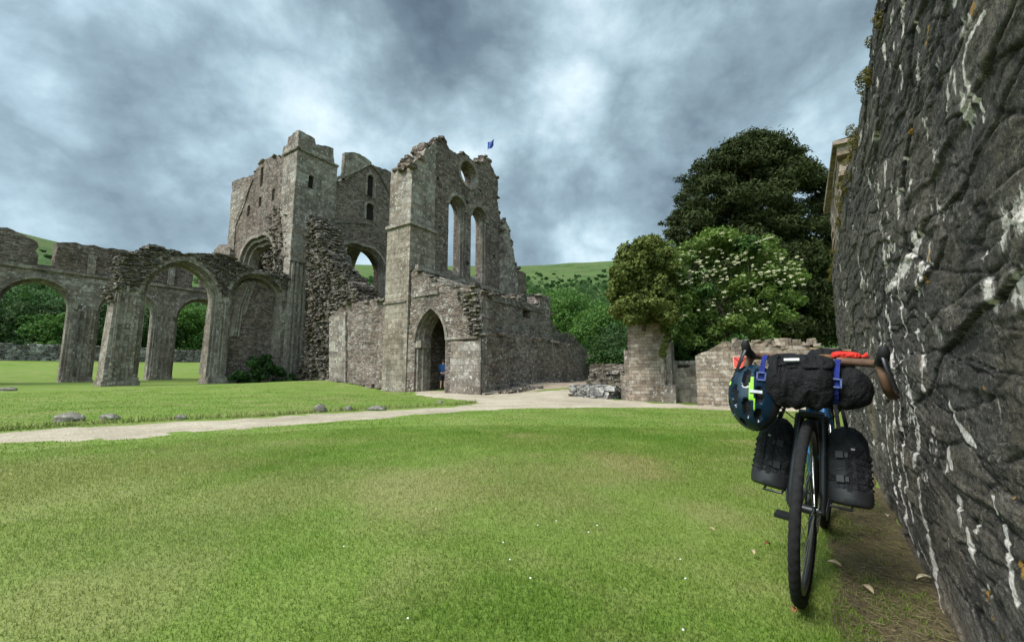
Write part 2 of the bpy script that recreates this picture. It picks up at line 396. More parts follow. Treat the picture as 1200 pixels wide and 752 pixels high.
# ------------------------------------------------------------------ ground sheets
az = np.linspace(0, 2*np.pi, 361)[:-1]; rr = np.concatenate([np.linspace(.25, 6, 30), np.geomspace(6.3, 100, 110), np.geomspace(104, 1600, 30)])
AZ, RR = np.meshgrid(az, rr); X = RR*np.sin(AZ); Y = RR*np.cos(AZ)
Z = terr(X, Y); Z += np.where((RR > 4) & (RR < 110), (fbm(X*.35, Y*.35, 3)-.5)*.08*np.clip((RR-4)/10, 0, 1), 0)
n, m = X.shape; V = np.stack([X, Y, Z], -1).reshape(-1, 3); V = np.vstack([V, [[0, 0, tz(0, 0)]]])
i, j = np.meshgrid(np.arange(n-1), np.arange(m), indexing='ij'); j2 = (j+1) % m
Fq = np.stack([i*m+j, (i+1)*m+j, (i+1)*m+j2, i*m+j2], -1).reshape(-1, 4)[:, ::-1]
cen = np.array([[n*m, k, (k+1) % m, (k+1) % m] for k in range(m)])
g = npmesh('ground', V, Fq, M_ground, smooth=True); tag(g, kind='structure')
g2 = MB(); g2.add([(0, 0, tz(0, 0))]+[(x, y, z) for x, y, z in V[:m]], [(0, (k+1) % m+1, k+1) for k in range(m)])
bm = bmesh.new(); bm.from_mesh(g.data); bv = [bm.verts.new((0, 0, tz(0, 0)))]; bm.verts.ensure_lookup_table()
for k in range(m): bm.faces.new((bv[0], bm.verts[(k+1) % m], bm.verts[k])).smooth = True
bm.to_mesh(g.data); bm.free()

def inside(P, poly):
    x, y = P[:, 0], P[:, 1]; c = np.zeros(len(P), bool); q = np.asarray(poly); p0 = np.roll(q, 1, 0)
    for (x1, y1), (x2, y2) in zip(p0, q):
        if y1 == y2: continue
        t = ((y1 > y) != (y2 > y)) & (x < (x2-x1)*(y-y1)/(y2-y1)+x1); c ^= t
    return c
def dens(poly, step, jag=0., closed=True, keep=None, rng=random):
    out = []; n = len(poly)
    for i in range(n if closed else n-1):
        a = Vector(poly[i]); b = Vector(poly[(i+1) % n]); L_ = (b-a).length; k = max(1, int(L_/step)); out.append(tuple(a))
        nv = Vector((-(b-a).y, (b-a).x)).normalized() if L_ > 1e-6 else Vector((0, 0))
        for q in range(1, k):
            p = a+(b-a)*(q/k)
            if jag and (keep is None or keep(p)): p = p+nv*rng.uniform(-jag, jag)
            out.append(tuple(p))
    if not closed: out.append(tuple(poly[-1]))
    return out
def cdt(outline, holes, spacing, jit=.35, seed=0):
    """triangles filling outline minus holes, with points inside to carry roughness"""
    rs = np.random.default_rng(seed); pts = []; edges = []
    for pl in [outline]+holes:
        k = len(pts); pts += list(pl); edges += [(k+i, k+(i+1) % len(pl)) for i in range(len(pl))]
    nb = len(pts); o = np.asarray(outline); lo = o.min(0); hi = o.max(0)
    gx, gy = np.meshgrid(np.arange(lo[0]+spacing/2, hi[0], spacing), np.arange(lo[1]+spacing/2, hi[1], spacing))
    gp = np.stack([gx.ravel(), gy.ravel()], 1); gp = gp+rs.uniform(-jit, jit, gp.shape)*spacing
    ok = inside(gp, outline)
    for h in holes: ok &= ~inside(gp, h)
    gp = gp[ok]; pts += [tuple(p) for p in gp]
    vs, es, fs, ov, oe, of = delaunay_2d_cdt([Vector(p) for p in pts], edges, [], 0, 1e-5)
    vs = np.array([(v.x, v.y) for v in vs]); fs = [f for f in fs if len(f) == 3]; fa = np.array(fs); c = vs[fa].mean(1)
    ok = inside(c, outline)
    for h in holes: ok &= ~inside(c, h)
    fa = fa[ok]; inter = np.array([all(q >= nb for q in o_) and len(o_) > 0 for o_ in ov])
    return vs, fa, inter

def sheet(name, poly, mat, lift, spacing=.6, rough=0.):
    vs, fa, it = cdt(dens(poly, .3, .11), [], spacing)
    z = terr(vs[:, 0], vs[:, 1])+np.where(it, lift, min(lift, -.008))
    r_ = np.hypot(vs[:, 0], vs[:, 1]); z += np.where((r_ > 4) & (r_ < 110), (fbm(vs[:, 0]*.35, vs[:, 1]*.35, 3)-.5)*.08*np.clip((r_-4)/10, 0, 1), 0)
    if rough: z += it*(fbm(vs[:, 0]*9, vs[:, 1]*9, 8)-.35)*rough
    a = vs[fa]; cr = (a[:, 1, 0]-a[:, 0, 0])*(a[:, 2, 1]-a[:, 0, 1])-(a[:, 1, 1]-a[:, 0, 1])*(a[:, 2, 0]-a[:, 0, 0]); fa[cr < 0] = fa[cr < 0][:, ::-1]
    return tag(npmesh(name, np.column_stack([vs, z]), fa, mat, smooth=True), kind='structure')
up_e = [(-120, 516), (0, 506.5), (60, 502), (120, 498), (200, 494.5), (300, 490), (370, 485), (430, 481.5), (480, 479), (530, 476.5), (556, 473.5), (550, 470), (530, 467.5), (505, 465.5), (480, 462.5), (486, 459)]
lo_e = [(985, 484), (860, 481), (800, 478.5), (740, 477.5), (690, 477.5), (600, 479), (540, 482.5), (470, 488), (400, 494.5), (330, 500), (270, 504), (215, 508), (170, 513.5), (100, 517), (0, 521), (-120, 530)]
PATH = [gpx(*p)[:2] for p in up_e]+[w2(17.5, -17), w2(17.5, -14.9), w2(16.6, -12.3), w2(20, -8), w2(17.5, -6.5), w2(16.2, -5.5), w2(16.1, -2.5), w2(15.8, 2.5)]+[gpx(*p)[:2] for p in lo_e]
sheet('gravel_path', PATH, M_path, .012)
sheet('gravel_terrace', [w2(16.9, -12.6), w2(18, -10.4), w2(20, -9.2), w2(24, -8.8), w2(26, -9.0), w2(31, -12.7)], M_red, .024)

# ---- the long wall at the right: its own line, 35.8 degrees right of the view
WT = R(35.8); WD = (math.sin(WT), math.cos(WT)); WN = (math.cos(WT), -math.sin(WT)); WP = .37
def wxy(s, d=0.): return (s*WD[0]+(WP+d)*WN[0], s*WD[1]+(WP+d)*WN[1])
def wpx(px, py):
    r = ray(px, py); k = WP/(r[0]*WN[0]+r[1]*WN[1]); return (k*(r[0]*WD[0]+r[1]*WD[1]), CZ+r[2]*k)
SOIL = [wxy(s, d) for s, d in [(-1.5, .1), (9, .1), (9, -.22), (7.5, -.24), (6, -.3), (5, -.27), (4, -.34), (3.3, -.34), (2.8, -.36), (2.4, -.32), (2.1, -.38), (1.8, -.33), (1.5, -.40), (1, -.37), (.3, -.4), (-1.5, -.4)]]
sheet('soil_strip', SOIL, M_soil, .004, .03, .018)

# ------------------------------------------------------------------ hills
def hill():
    elev = {-180: 9, -120: 8, -75: 13, -62: 13.4, -55: 12.8, -50: 12.1, -46: 11.6, -40: 11.4, -34: 11.6, -28: 12.6, -22: 13.7, -15: 14.2, -8: 14.4, 0: 14.5, 8: 14.8, 15: 14.8, 30: 14, 50: 12, 80: 10, 120: 9, 180: 9}
    ks = sorted(elev); az = np.radians(np.arange(-180, 180, 1.0)); e = np.interp(np.degrees(az), ks, [elev[k] for k in ks])
    t = np.linspace(0, 1, 60); tt = np.concatenate([t, [1.1, 1.3]])
    AZ, T = np.meshgrid(az, tt); E = np.interp(np.degrees(AZ), ks, [elev[k] for k in ks]); r = 170+T*780
    H = np.tan(np.radians(E))*950
    prof = np.where(T <= 1, .02*T+.98*(T**1.25), 1-(T-1)*.5)
    x = r*np.sin(AZ); y = r*np.cos(AZ)
    z = 2.2+H*prof+(fbm(x*.01, y*.01, 4)-.5)*26*np.clip(T*3, 0, 1)*np.clip(1.15-T, .1, 1)+(fbm(x*.05, y*.05, 14)-.5)*6*np.clip(T*3, 0, 1)*np.clip(1.1-T, .15, 1)
    n, m = x.shape; i, j = np.meshgrid(np.arange(n-1), np.arange(m), indexing='ij'); j2 = (j+1) % m
    Fq = np.stack([i*m+j, i*m+j2, (i+1)*m+j2, (i+1)*m+j], -1).reshape(-1, 4)
    o = npmesh('hill', np.stack([x, y, z], -1).reshape(-1, 3), Fq, hill_mat(), smooth=True); tag(o, kind='structure')
    def hz(px, py):
        rx = ray(px, py); a0 = math.atan2(rx[0], rx[1]); el = rx[2]/math.hypot(rx[0], rx[1])
        k = int(round((math.degrees(a0)+180))) % len(az); zz = z[:, k]; rr_ = r[:, k]; sl = (zz-CZ)/rr_
        q = np.argmax(sl[:60] >= el) if (sl[:60] >= el).any() else 59
        return rr_[q]*math.sin(a0), rr_[q]*math.cos(a0), zz[q]
    return hz
hz = hill()

# ------------------------------------------------------------------ foliage
def foliage(name, clumps, n, size, mat, parent=None, asp=.55, hollow=.45, out=.6, droop=0., extra=None, seed=1, jag=.3):
    """leaf-sized faces spread through the volume of many clumps; clumps = (x,y,z,rx,ry,rz)"""
    rs = np.random.default_rng(seed); C = np.array(clumps, float); w = (C[:, 3]*C[:, 4]*C[:, 5])**(2/3); w /= w.sum()
    k = rs.choice(len(C), n, p=w); d = rs.normal(size=(n, 3)); d /= np.linalg.norm(d, axis=1)[:, None]
    r = hollow+(1-hollow)*rs.random(n)**.6
    lump = .75+jag*2*(vn(d[:, 0]*3+k*7.1, d[:, 1]*3+d[:, 2]*4, 5)-.35); r = r*lump
    P_ = C[k, :3]+d*C[k, 3:]*r[:, None]
    nrm = d*out+rs.normal(size=(n, 3))*.6+np.array([0, 0, .35]); nrm /= np.linalg.norm(nrm, axis=1)[:, None]
    t = np.cross(nrm, rs.normal(size=(n, 3))); t[:, 2] -= droop; t -= nrm*(t*nrm).sum(1)[:, None]; t /= np.linalg.norm(t, axis=1)[:, None]+1e-9
    b = np.cross(nrm, t); s = size*(.6+.8*rs.random(n))[:, None]
    V = np.stack([P_-t*s, P_-b*s*asp+nrm*s*.15, P_+t*s, P_+b*s*asp+nrm*s*.15], 1).reshape(-1, 3)
    Fq = np.arange(4*n).reshape(n, 4)
    mi = None
    if extra: mi = (rs.random(n) < extra[1]).astype(int); mat = [mat, extra[0]]
    return npmesh(name, V, Fq, mat, parent, midx=mi)
def blobs(c, rad, n, cr, seed, flat=.75, shell=.75, lo=-1.):
    rs = np.random.default_rng(seed); out = []
    while len(out) < n:
        d = rs.normal(size=3); d /= np.linalg.norm(d)
        if d[2] < lo: continue
        r = shell*(rs.random()**.35); q = cr*(.65+.7*rs.random())
        out.append((c[0]+d[0]*rad[0]*r, c[1]+d[1]*rad[1]*r, c[2]+d[2]*rad[2]*r, q, q, q*flat))
    return out
def limbs(name, base, tips, r0, parent, mat=None):
    mb = MB(); base = Vector(base)
    top = sum((Vector(t) for t in tips), Vector())/len(tips); fork = base.lerp(Vector((base.x*.7+top.x*.3, base.y*.7+top.y*.3, top.z)), .45)
    mb.tube([base-Vector((0, 0, .3)), base.lerp(fork, .5)+Vector((r0*.3, 0, 0)), fork], [r0*1.3, r0, r0*.8], 8)
    for t in tips:
        t = Vector(t); mid = fork.lerp(t, .5)+Vector((random.uniform(-1, 1), random.uniform(-1, 1), .5))*(t-fork).length*.1
        mb.tube([fork-Vector((0, 0, r0*.4)), mid, t], [r0*.5, r0*.3, r0*.08], 6)
    return mb.build(name, mat or M_bark, parent, 60)
def tree(name, label, cat, px, pyb, Y, width, height, mat, n=9000, leaf=.22, nb=26, group=None, seed=1, lift=.15, zbase=None):
    """base point from the ground at depth Y; width and height in metres"""
    r = ray(px, 435); x = r[0]/r[1]*Y; z = tz(x, Y) if zbase is None else zbase
    t = thing(name, label, cat, (x, Y, z), group=group)
    cz = height*(.5+lift*.5); rz = height*(.5-lift*.5)
    cl = blobs((0, 0, cz), (width/2, width/2, rz), nb, width*.2, seed, .75, .8)
    foliage('crown', cl, n, leaf, mat, t, seed=seed)
    limbs('trunk', (0, 0, 0), [c[:3] for c in cl[:7]], width*.035+.05, t)
    return t

# ------------------------------------------------------------------ the near wall
def near_wall():
    s = np.concatenate([np.arange(-1.6, .9, .1), np.arange(.9, 3.6, .011), np.arange(3.6, 8.3, .03)])
    z = np.arange(-.15, 2.72, .0065)
    S, Zz = np.meshgrid(s, z)
    top = 2.60+.10*(fbm(S[0]*1.2, S[0]*0, 3)-.5)*2+.06*(vn(S[0]*4, S[0]*0, 5)-.5)
    top = top-np.clip((S[0]-4.5)/4, 0, 1)*.12
    Zz = -.15+(Zz+.15)/(2.72+.15)*(top[None, :]+.15)
    wx = S+.22*(fbm(S*1.3, Zz*1.3, 11)-.5); wz = Zz+.30*(fbm(S*1.1, Zz*1.1, 12)-.5)-.10*S*.3
    f1, f2, cid = worley(wx/.62, wz/.145, 21); edge = f2-f1
    g1, g2, gid = worley(wx/.19+4, wz/.055+2, 31); ed2 = g2-g1
    big = (cid-.5)*.036; groove = -np.exp(-(edge/.030)**2)*.020*(.4+1.2*fbm(S*1.7, Zz*1.7, 27))
    slate = (gid-.5)*.017-np.exp(-(ed2/.10)**2)*.007*np.clip((fbm(S*2, Zz*2, 8)-.42)/.1, 0, 1)
    # each stone face tilts a little; bedding planes break its face
    tilt = ((_h(np.floor(cid*9999), np.floor(cid*777), 3)-.5)*1.6*(wz/.17-np.floor(wz/.17)-.5)*.03)
    lay = 1-np.abs(2*fbm(S*1.6+.5*wz, wz*9-S*.8, 55, 4)-1); nz = (lay-.7)*.014+np.floor(fbm(S*2.3, wz*6, 57, 3)*9)/9*.028+(fbm(S*11, Zz*22, 41, 5)-.5)*.016+(fbm(S*38, Zz*60, 44, 3)-.5)*.008
    rg = 1-np.abs(2*fbm(S*3.2+Zz*1.5, Zz*7-S*1.2, 51, 3)-1); crack = -np.clip((rg-.945)/.055, 0, 1)**1.5*.016
    bulge = (fbm(S*.7, Zz*.6, 61, 2)-.5)*.10
    h = big+groove+slate+tilt+nz+crack+bulge
    h = h+.02*np.clip(1-Zz/.3, 0, 1)+.05*np.clip((Zz-2.2)/.4, 0, 1)*(fbm(S*3, Zz*3, 71)-.8)
    h = bulge*.6+(h-bulge)*.40
    d = -h+.018
    def pxl(pts): return [wpx(*p) for p in pts]
    warpS = S+.018*(fbm(S*5, Zz*5, 81)-.5)*2; warpZ = Zz+.02*(fbm(S*8, Zz*8, 83)-.5)*2
    def seg(poly, rad, asp=1.):
        """closeness 0..1 to a run in the wall's plane"""
        best = np.zeros_like(S)
        for (a, b, ra, rb) in [(poly[i], poly[i+1], rad[i], rad[i+1]) for i in range(len(poly)-1)]:
            vx, vz = (b[0]-a[0])*asp, b[1]-a[1]; L2 = vx*vx+vz*vz+1e-9
            t = np.clip((((warpS-a[0])*asp)*vx+(warpZ-a[1])*vz)/L2, 0, 1)
            dd = np.hypot((warpS-a[0])*asp-t*vx, warpZ-a[1]-t*vz); q = ra+(rb-ra)*t
            best = np.maximum(best, np.clip(1-dd/q, 0, 1))
        return best
    W = np.zeros_like(S)
    runs = [([(1075, 278), (1066, 300), (1052, 320), (1050, 345), (1056, 375), (1057, 392)], [.012, .03, .035, .02, .02, .012]),
            ([(1062, 300), (1045, 330), (1035, 345)], [.02, .03, .01]),
            ([(1035, 362), (1041, 385), (1043, 420), (1048, 450), (1052, 490), (1062, 540)], [.03, .02, .02, .022, .025, .02]),
            ([(1058, 430), (1066, 460), (1072, 480), (1075, 520), (1072, 545)], [.012, .02, .025, .03, .02]),
            ([(1044, 470), (1046, 520), (1056, 570), (1068, 620), (1078, 650)], [.03, .03, .03, .03, .01]),
            ([(1030, 470), (1034, 510), (1044, 560), (1058, 610)], [.02, .03, .03, .02]),
            ([(1058, 540), (1064, 580), (1072, 610)], [.03, .03, .015]),
            ([(1076, 560), (1082, 600), (1092, 630), (1099, 660), (1102, 682)], [.015, .025, .03, .05, .03]),
            ([(1080, 640), (1098, 680), (1112, 715)], [.02, .025, .02]),
            ([(1111, 470), (1118, 490), (1132, 510), (1140, 520)], [.008, .016, .018, .006]),
            ([(1162, 585), (1172, 620), (1183, 655), (1190, 690), (1196, 705)], [.01, .014, .014, .016, .02]),
            ([(1137, 622), (1143, 645), (1148, 662)], [.012, .035, .015]),
            ([(1111, 527), (1117, 545)], [.03, .02]), ([(1088, 522), (1094, 540)], [.02, .01]), ([(1130, 80), (1131, 95), (1148, 140)], [.008, .01, .008]), ([(1160, 10), (1135, 55), (1130, 75)], [.006, .01, .012])]
    for p, r in runs: W = np.maximum(W, seg(pxl(p), [q*1.25 for q in r], 1.0))
    spots = [(1190, 248, .09, .075), (1168, 268, .05, .10), (1185, 336, .10, .085), (1156, 348, .06, .07), (1175, 350, .03, .045), (1118, 95, .035, .06), (1130, 130, .06, .08), (1036, 205, .06, .10), (1061, 215, .05, .06), (1032, 60, .05, .12),
             (1088, 185, .04, .04), (1080, 418, .03, .03), (1098, 390, .07, .05), (1050, 235, .05, .07), (1112, 545, .03, .05), (1040, 350, .06, .04), (1143, 300, .01, .03), (1060, 340, .03, .04), (1160, 690, .02, .03)]
    for x, y, a, b in spots:
        q = wpx(x, y); dd = np.hypot((warpS-q[0])/a, (warpZ-q[1])/b); W = np.maximum(W, np.clip(.95-dd, 0, 1)*.75)
    fl = fbm(S*26, Zz*14, 91); W = np.clip(W*1.7+(fl-.5)*.5*(W > .03), 0, 1)
    small = fbm(S*13, Zz*13, 95, 3); patch = fbm(S*1.4, Zz*1.4, 97, 3)
    W = np.maximum(W, .7*np.clip((small-.66)/.05, 0, 1)*np.clip((patch-.47)/.1, 0, 1))
    O = np.zeros_like(S)
    for x, y, a in [(1172, 572, .022), (1180, 583, .02), (1133, 500, .018), (1140, 540, .016), (1158, 695, .02), (1165, 720, .025), (1192, 660, .018), (1198, 672, .02), (1080, 40, .05), (1085, 300, .04), (1084, 330, .03), (1148, 455, .018), (1126, 630, .016), (1145, 5, .04), (1062, 155, .035), (1175, 745, .02), (1108, 620, .014)]:
        q = wpx(x, y); dd = np.hypot(warpS-q[0], (warpZ-q[1])*.8)/a; O = np.maximum(O, np.clip(1.05-dd, 0, 1)*np.clip((fbm(S*45, Zz*45, 99)-.36)/.12, 0, 1))
    n, m = S.shape
    x = S*WD[0]+(WP+d)*WN[0]; y = S*WD[1]+(WP+d)*WN[1]
    rowsx, rowsy, rowsz = [x], [y], [Zz]
    for q, dz in ((.12, .03), (.3, .05), (.5, .04), (.68, .0), (.72, -.1), (.72, -2.9)):
        dd = d[-1]*(1-q)+q; zz = top+dz+(.05*(fbm(s*3, s*0+q*9, 7)-.5) if q < .7 else 0)
        rowsx.append((s*WD[0]+(WP+dd)*WN[0])[None]); rowsy.append((s*WD[1]+(WP+dd)*WN[1])[None]); rowsz.append(zz[None])
    x = np.vstack(rowsx); y = np.vstack(rowsy); zz = np.vstack(rowsz); N = x.shape[0]
    V = np.stack([x, y, zz], -1).reshape(-1, 3)
    i, j = np.meshgrid(np.arange(N-1), np.arange(m-1), indexing='ij')
    Fq = np.stack([i*m+j, (i+1)*m+j, (i+1)*m+j+1, i*m+j+1], -1).reshape(-1, 4)
    M = Mat('dark_wet_rubble', .82, .22); p = M.tc()
    cell = M.attr('stone'); fine = M.noise(p, 26, 6, .72); mid = M.noise(p, 6, 5, .65)
    c = M.ramp(cell, [(0, (.036, .032, .031)), (.25, (.10, .087, .078)), (.45, (.055, .051, .050)), (.7, (.19, .165, .14)), (.85, (.075, .065, .058)), (1, (.13, .108, .088))])
    c = M.mix(M.rng(mid, .4, .7, 0, .7), c, (.15, .13, .11)); c = M.mix(M.rng(fine, .36, .56, .8, 0), c, (.025, .023, .022))
    gx = M.noise(p, 70, 5, .75); g3 = M.noise(p, 170, 3, .7)
    c = M.mix(M.rng(gx, .55, .66, 0, .6), c, (.36, .33, .285)); c = M.mix(M.rng(g3, .40, .55, .6, 0), c, (.03, .027, .025))
    c = M.mix(M.math('MULTIPLY', M.rng(M.noise(p, 1.2, 4), .5, .65), M.rng(fine, .35, .6, 0, .5)), c, (.16, .125, .085))
    # thin pale mineral veins and black fractures across the stones
    vn_ = M.noise(M.mapv(p, (1, 1, 2.2), (3, 1, 0), (.3, .5, .2)), 2.1, 6, .62); vein = M.rng(M.math('ABSOLUTE', M.math('SUBTRACT', vn_, .5)), .0, .010, 1, 0)
    fr = M.noise(M.mapv(p, (1, 1, 3.2), (7, 2, 0), (0, .25, .2)), 2.6, 7, .6); frac = M.rng(M.math('ABSOLUTE', M.math('SUBTRACT', fr, .47)), .0, .014, 1, 0)
    c = M.mix(M.math('MULTIPLY', frac, .85), c, (.012, .011, .011))
    c = M.mix(M.math('MULTIPLY', M.math('MULTIPLY', vein, M.rng(mid, .45, .6)), .6), c, (.38, .34, .29))
    c = M.mix(M.attr('crack'), c, (.012, .011, .010))
    tc_ = M.attr('tan'); c = M.mix(tc_, c, (.24, .19, .13))
    wv = M.noise(M.mapv(p, (1, 1, .3)), 34, 5, .65)
    wt = M.math('ADD', M.attr('white'), M.math('MULTIPLY', M.math('ADD', M.math('MULTIPLY', M.math('SUBTRACT', gx, .5), .25), M.math('SUBTRACT', wv, .5)), 2.4))
    c = M.mix(M.rng(wt, .2, .5, 0, .35), c, (.30, .275, .245)); c = M.mix(M.rng(wt, .46, .74, 0, .92), c, M.mix(M.rng(gx, .35, .6), (.46, .40, .36), (.88, .80, .75)))
    ot = M.math('ADD', M.attr('orange'), M.math('MULTIPLY', M.math('SUBTRACT', gx, .5), 1.4)); c = M.mix(M.rng(ot, .45, .65, 0, .85), c, (.40, .215, .04))
    hb_ = M.math('ADD', M.math('MULTIPLY', fr, 1.2), M.math('ADD', fine, M.math('MULTIPLY', gx, .45)))
    M.color(c); M.bump(hb_, 1., .017)
    t = thing('boundary_wall', 'tall dark rubble wall streaked with white lichen, close at the right beside the loaded bicycle', 'wall', (*wxy(3, 0), 0))
    V = V-np.array([*wxy(3, 0), 0])
    o = npmesh('wall_face', V, Fq, M.m, t, smooth=True)
    pad = lambda a: np.vstack([a]+[a[-1:]*0]*6).ravel()
    vattr(o, 'white', pad(W)); vattr(o, 'orange', pad(O)); vattr(o, 'stone', pad(cid*.72+gid*.28))
    vattr(o, 'crack', pad(np.clip(-(groove+crack*1.2)/.019, 0, .93)))
    vattr(o, 'tan', pad(np.clip((fbm(S*2.2, Zz*2.2, 101)-.6)/.1, 0, 1)*.45*np.clip((1.5-Zz)/1, 0, 1)+.35*np.clip((.12-Zz)/.1, 0, 1)))
    # far end face
    end = V.reshape(N, m, 3)[:, -1]; eb = MB(); c0 = len(end); eb.add([tuple(q) for q in end]+[tuple((end[0]+end[-1])/2+np.array([0, 0, 1.2]))], [(k, k+1, c0) for k in range(c0-1)]+[(c0-1, 0, c0)])
    eb.build('end_face', M_rubg, t)
    # moss hanging on the crest
    mo = []
    rs = np.random.default_rng(5)
    for q in np.arange(2.0, 8.1, .05):
        if vn(np.array([q*1.7]), np.array([0.]), 3)[0] < (.38 if q < 4.2 or q > 5.2 else .2): continue
        k = np.argmin(abs(s-q)); xx, yy = wxy(q, d[-1, k]+rs.uniform(-.03, .1)); r = rs.uniform(.02, .05)
        mo.append((xx-wxy(3)[0], yy-wxy(3)[1], top[k]+rs.uniform(-.14, .05), r, r, r*1.1))
    mm = foliage('moss', mo, 24000, .008, M_moss, t, asp=.3, seed=4, droop=.8, out=.9, hollow=.7); mm['kind'] = 'stuff'
    return t
near_wall()

# ------------------------------------------------------------------ church ruins: walls traced in their own plane
class Plane:
    """a vertical wall plane of the church. axis 'b': faces south at b = c; axis 'a': faces west at a = c. (u, z, depth) -> point"""
    def __init__(s, axis, c): s.ax = axis; s.c = c
    def px(s, p): return onb(p[0], p[1], s.c) if s.ax == 'b' else ona(p[0], p[1], s.c)
    def pts(s, L_): return [s.px(p) for p in L_]
    def P(s, u, z, d=0.): return (u, s.c-d, z) if s.ax == 'b' else (s.c+d, u, z)
def loc_ab(t, q):
    """(a,b,z) -> the thing's own axes (x east, y north)"""
    o = t['_o']; return (q[0]-o[0], -(q[1]-o[1]), q[2]-o[2])
def ruin(name, label, cat, a, b, z=None, group=None):
    z = tab(a, b) if z is None else z
    t = thing(name, label, cat, (*w2(a, b), z), (0, 0, ROT), group); t['_o'] = (a, b, z); return t
def wall(t, name, pl, outline, mat, thick, holes=(), spacing=.4, rough=.05, jag=.1, step=.28, base=None, seed=0, back_rough=True):
    zs = [p[1] for p in outline]; zb = min(zs)+.9 if base is None else base
    rng_ = random.Random(seed+5)
    ol = dens(outline, step, jag, True, lambda p: p[1] > zb, rng_)
    vs, fa, inter = cdt(ol, [dens(h, .6) for h in holes], spacing, seed=seed)
    n = len(vs); u, z = vs[:, 0], vs[:, 1]
    d0 = np.where(inter, (fbm(u*1.1, z*2.0, 13+seed)-.5)*2*rough+(vn(u*3.1, z*6, 17+seed)-.5)*rough, 0)
    th = thick+np.where(inter, (fbm(u*1.1, z*1.7, 23+seed)-.5)*2*rough, 0)
    V = [loc_ab(t, pl.P(u[i], z[i], d0[i])) for i in range(n)]+[loc_ab(t, pl.P(u[i], z[i], th[i])) for i in range(n)]
    e = np.concatenate([fa[:, [0, 1]], fa[:, [1, 2]], fa[:, [2, 0]]]); es = np.sort(e, 1)
    _, idx, cnt = np.unique(es, axis=0, return_index=True, return_counts=True); be = e[idx[cnt == 1]]
    mb = MB(); mb.add(V, [tuple(f) for f in fa]+[tuple(f[::-1]+n) for f in fa])
    nd = max(1, int(thick/.5))
    for a, b in be:
        prev = (a, b)
        for k in range(1, nd+1):
            if k == nd: nx = (a+n, b+n)
            else:
                nx = None
            if nx: mb.f.append((int(prev[0]), int(prev[1]), int(nx[1]), int(nx[0]))); mb.mi.append(0)
    return mb.build(name, mat, t)
def arch_path(A_, off=0., n=12):
    uc, w, z0, zs, h = A_['uc'], A_['w'], A_['z0'], A_['zs'], A_['h']
    c = (h*h-w*w)/(2*w); r = w+c-off; w2_ = w-off; h2 = math.sqrt(max(1e-4, r*r-c*c))
    pts = [(uc-w2_, z0), (uc-w2_, z0+(zs-z0)*.5), (uc-w2_, zs)]
    an = math.atan2(h2, c) if True else 0
    for k in range(1, n+1):
        t = an*k/n; pts.append((uc+c-r*math.cos(t), zs+r*math.sin(t)))
    right = [(2*uc-p[0], p[1]) for p in pts[::-1][1:]]
    return pts+right
def mkarch(pl, Lp, Rp, apex, base=None, z0=None):
    l, r, q = pl.px(Lp), pl.px(Rp), pl.px(apex); uc = (l[0]+r[0])/2; w = (r[0]-l[0])/2; zs = (l[1]+r[1])/2
    return dict(uc=uc, w=w, zs=zs, h=max(w*.75, q[1]-zs), z0=(pl.px(base)[1] if base else z0))
def ring(t, name, pl, A_, o1, o2, d1, d2, mat, n=12, arc_only=False):
    """one stepped order of an arch: between two offsets, from depth d1 to d2"""
    p, q = arch_path(A_, o1, n), arch_path(A_, o2, n)
    if arc_only: p, q = p[2:-2], q[2:-2]
    m = len(p); mb = MB(); V = []
    for (u, z) in p: V.append(loc_ab(t, pl.P(u, z, d1)))
    for (u, z) in q: V.append(loc_ab(t, pl.P(u, z, d1)))
    for (u, z) in p: V.append(loc_ab(t, pl.P(u, z, d2)))
    for (u, z) in q: V.append(loc_ab(t, pl.P(u, z, d2)))
    fs = []
    for k in range(m-1):
        fs += [(k, k+1, m+k+1, m+k), (2*m+k, 3*m+k, 3*m+k+1, 2*m+k+1), (m+k, m+k+1, 3*m+k+1, 3*m+k), (k, 2*m+k, 2*m+k+1, k+1)]
    fs += [(0, m, 3*m, 2*m), (m-1, 3*m-1, 4*m-1, 2*m-1)]
    mb.add(V, fs); return mb.build(name, mat, t)
def orders(t, pl, A_, thick, mat, hood=True, steps=((.0, .24, .12), (.24, .46, .3)), n=12, back=None):
    parent = None
    for k, (o1, o2, d) in enumerate(steps):
        ring(t, 'arch_order', pl, A_, o1-.004, o2, d, back or thick-d, mat, n)
    if hood: ring(t, 'hood_mould', pl, A_, -.16, .05, -.09, .3, mat, n, True)
def abbox(t, mb, lo, hi, jit=0.):
    """box between two (a,b,z) corners"""
    p = loc_ab(t, lo); q = loc_ab(t, hi)
    mb.box([(p[i]+q[i])/2 for i in range(3)], [abs(q[i]-p[i]) for i in range(3)], None, jit)
def pbox(t, mb, pl, u0, u1, z0, z1, d0, d1):
    abbox(t, mb, pl.P(u0, z0, d0), pl.P(u1, z1, d1))
def stones(t, mb, pl, poly, thick, step=.3, size=(.2, .5), hgt=(.07, .2), d0=0., out=.12, closed=False, seed=0):
    """loose stones bedded along a broken edge"""
    r = random.Random(seed); pts = dens(poly, step, .03, closed, None, r)
    for (u, z) in pts:
        for k in range(max(1, int(thick/.45))):
            q = loc_ab(t, pl.P(u+r.uniform(-.1, .1), z+r.uniform(-.08, out), d0+r.uniform(-.04, thick)))
            rot = Euler((r.uniform(-.12, .12), r.uniform(-.12, .12), r.uniform(-.5, .5))).to_matrix()
            mb.box(q, (r.uniform(*size), r.uniform(*size), r.uniform(*hgt)), rot, .12)
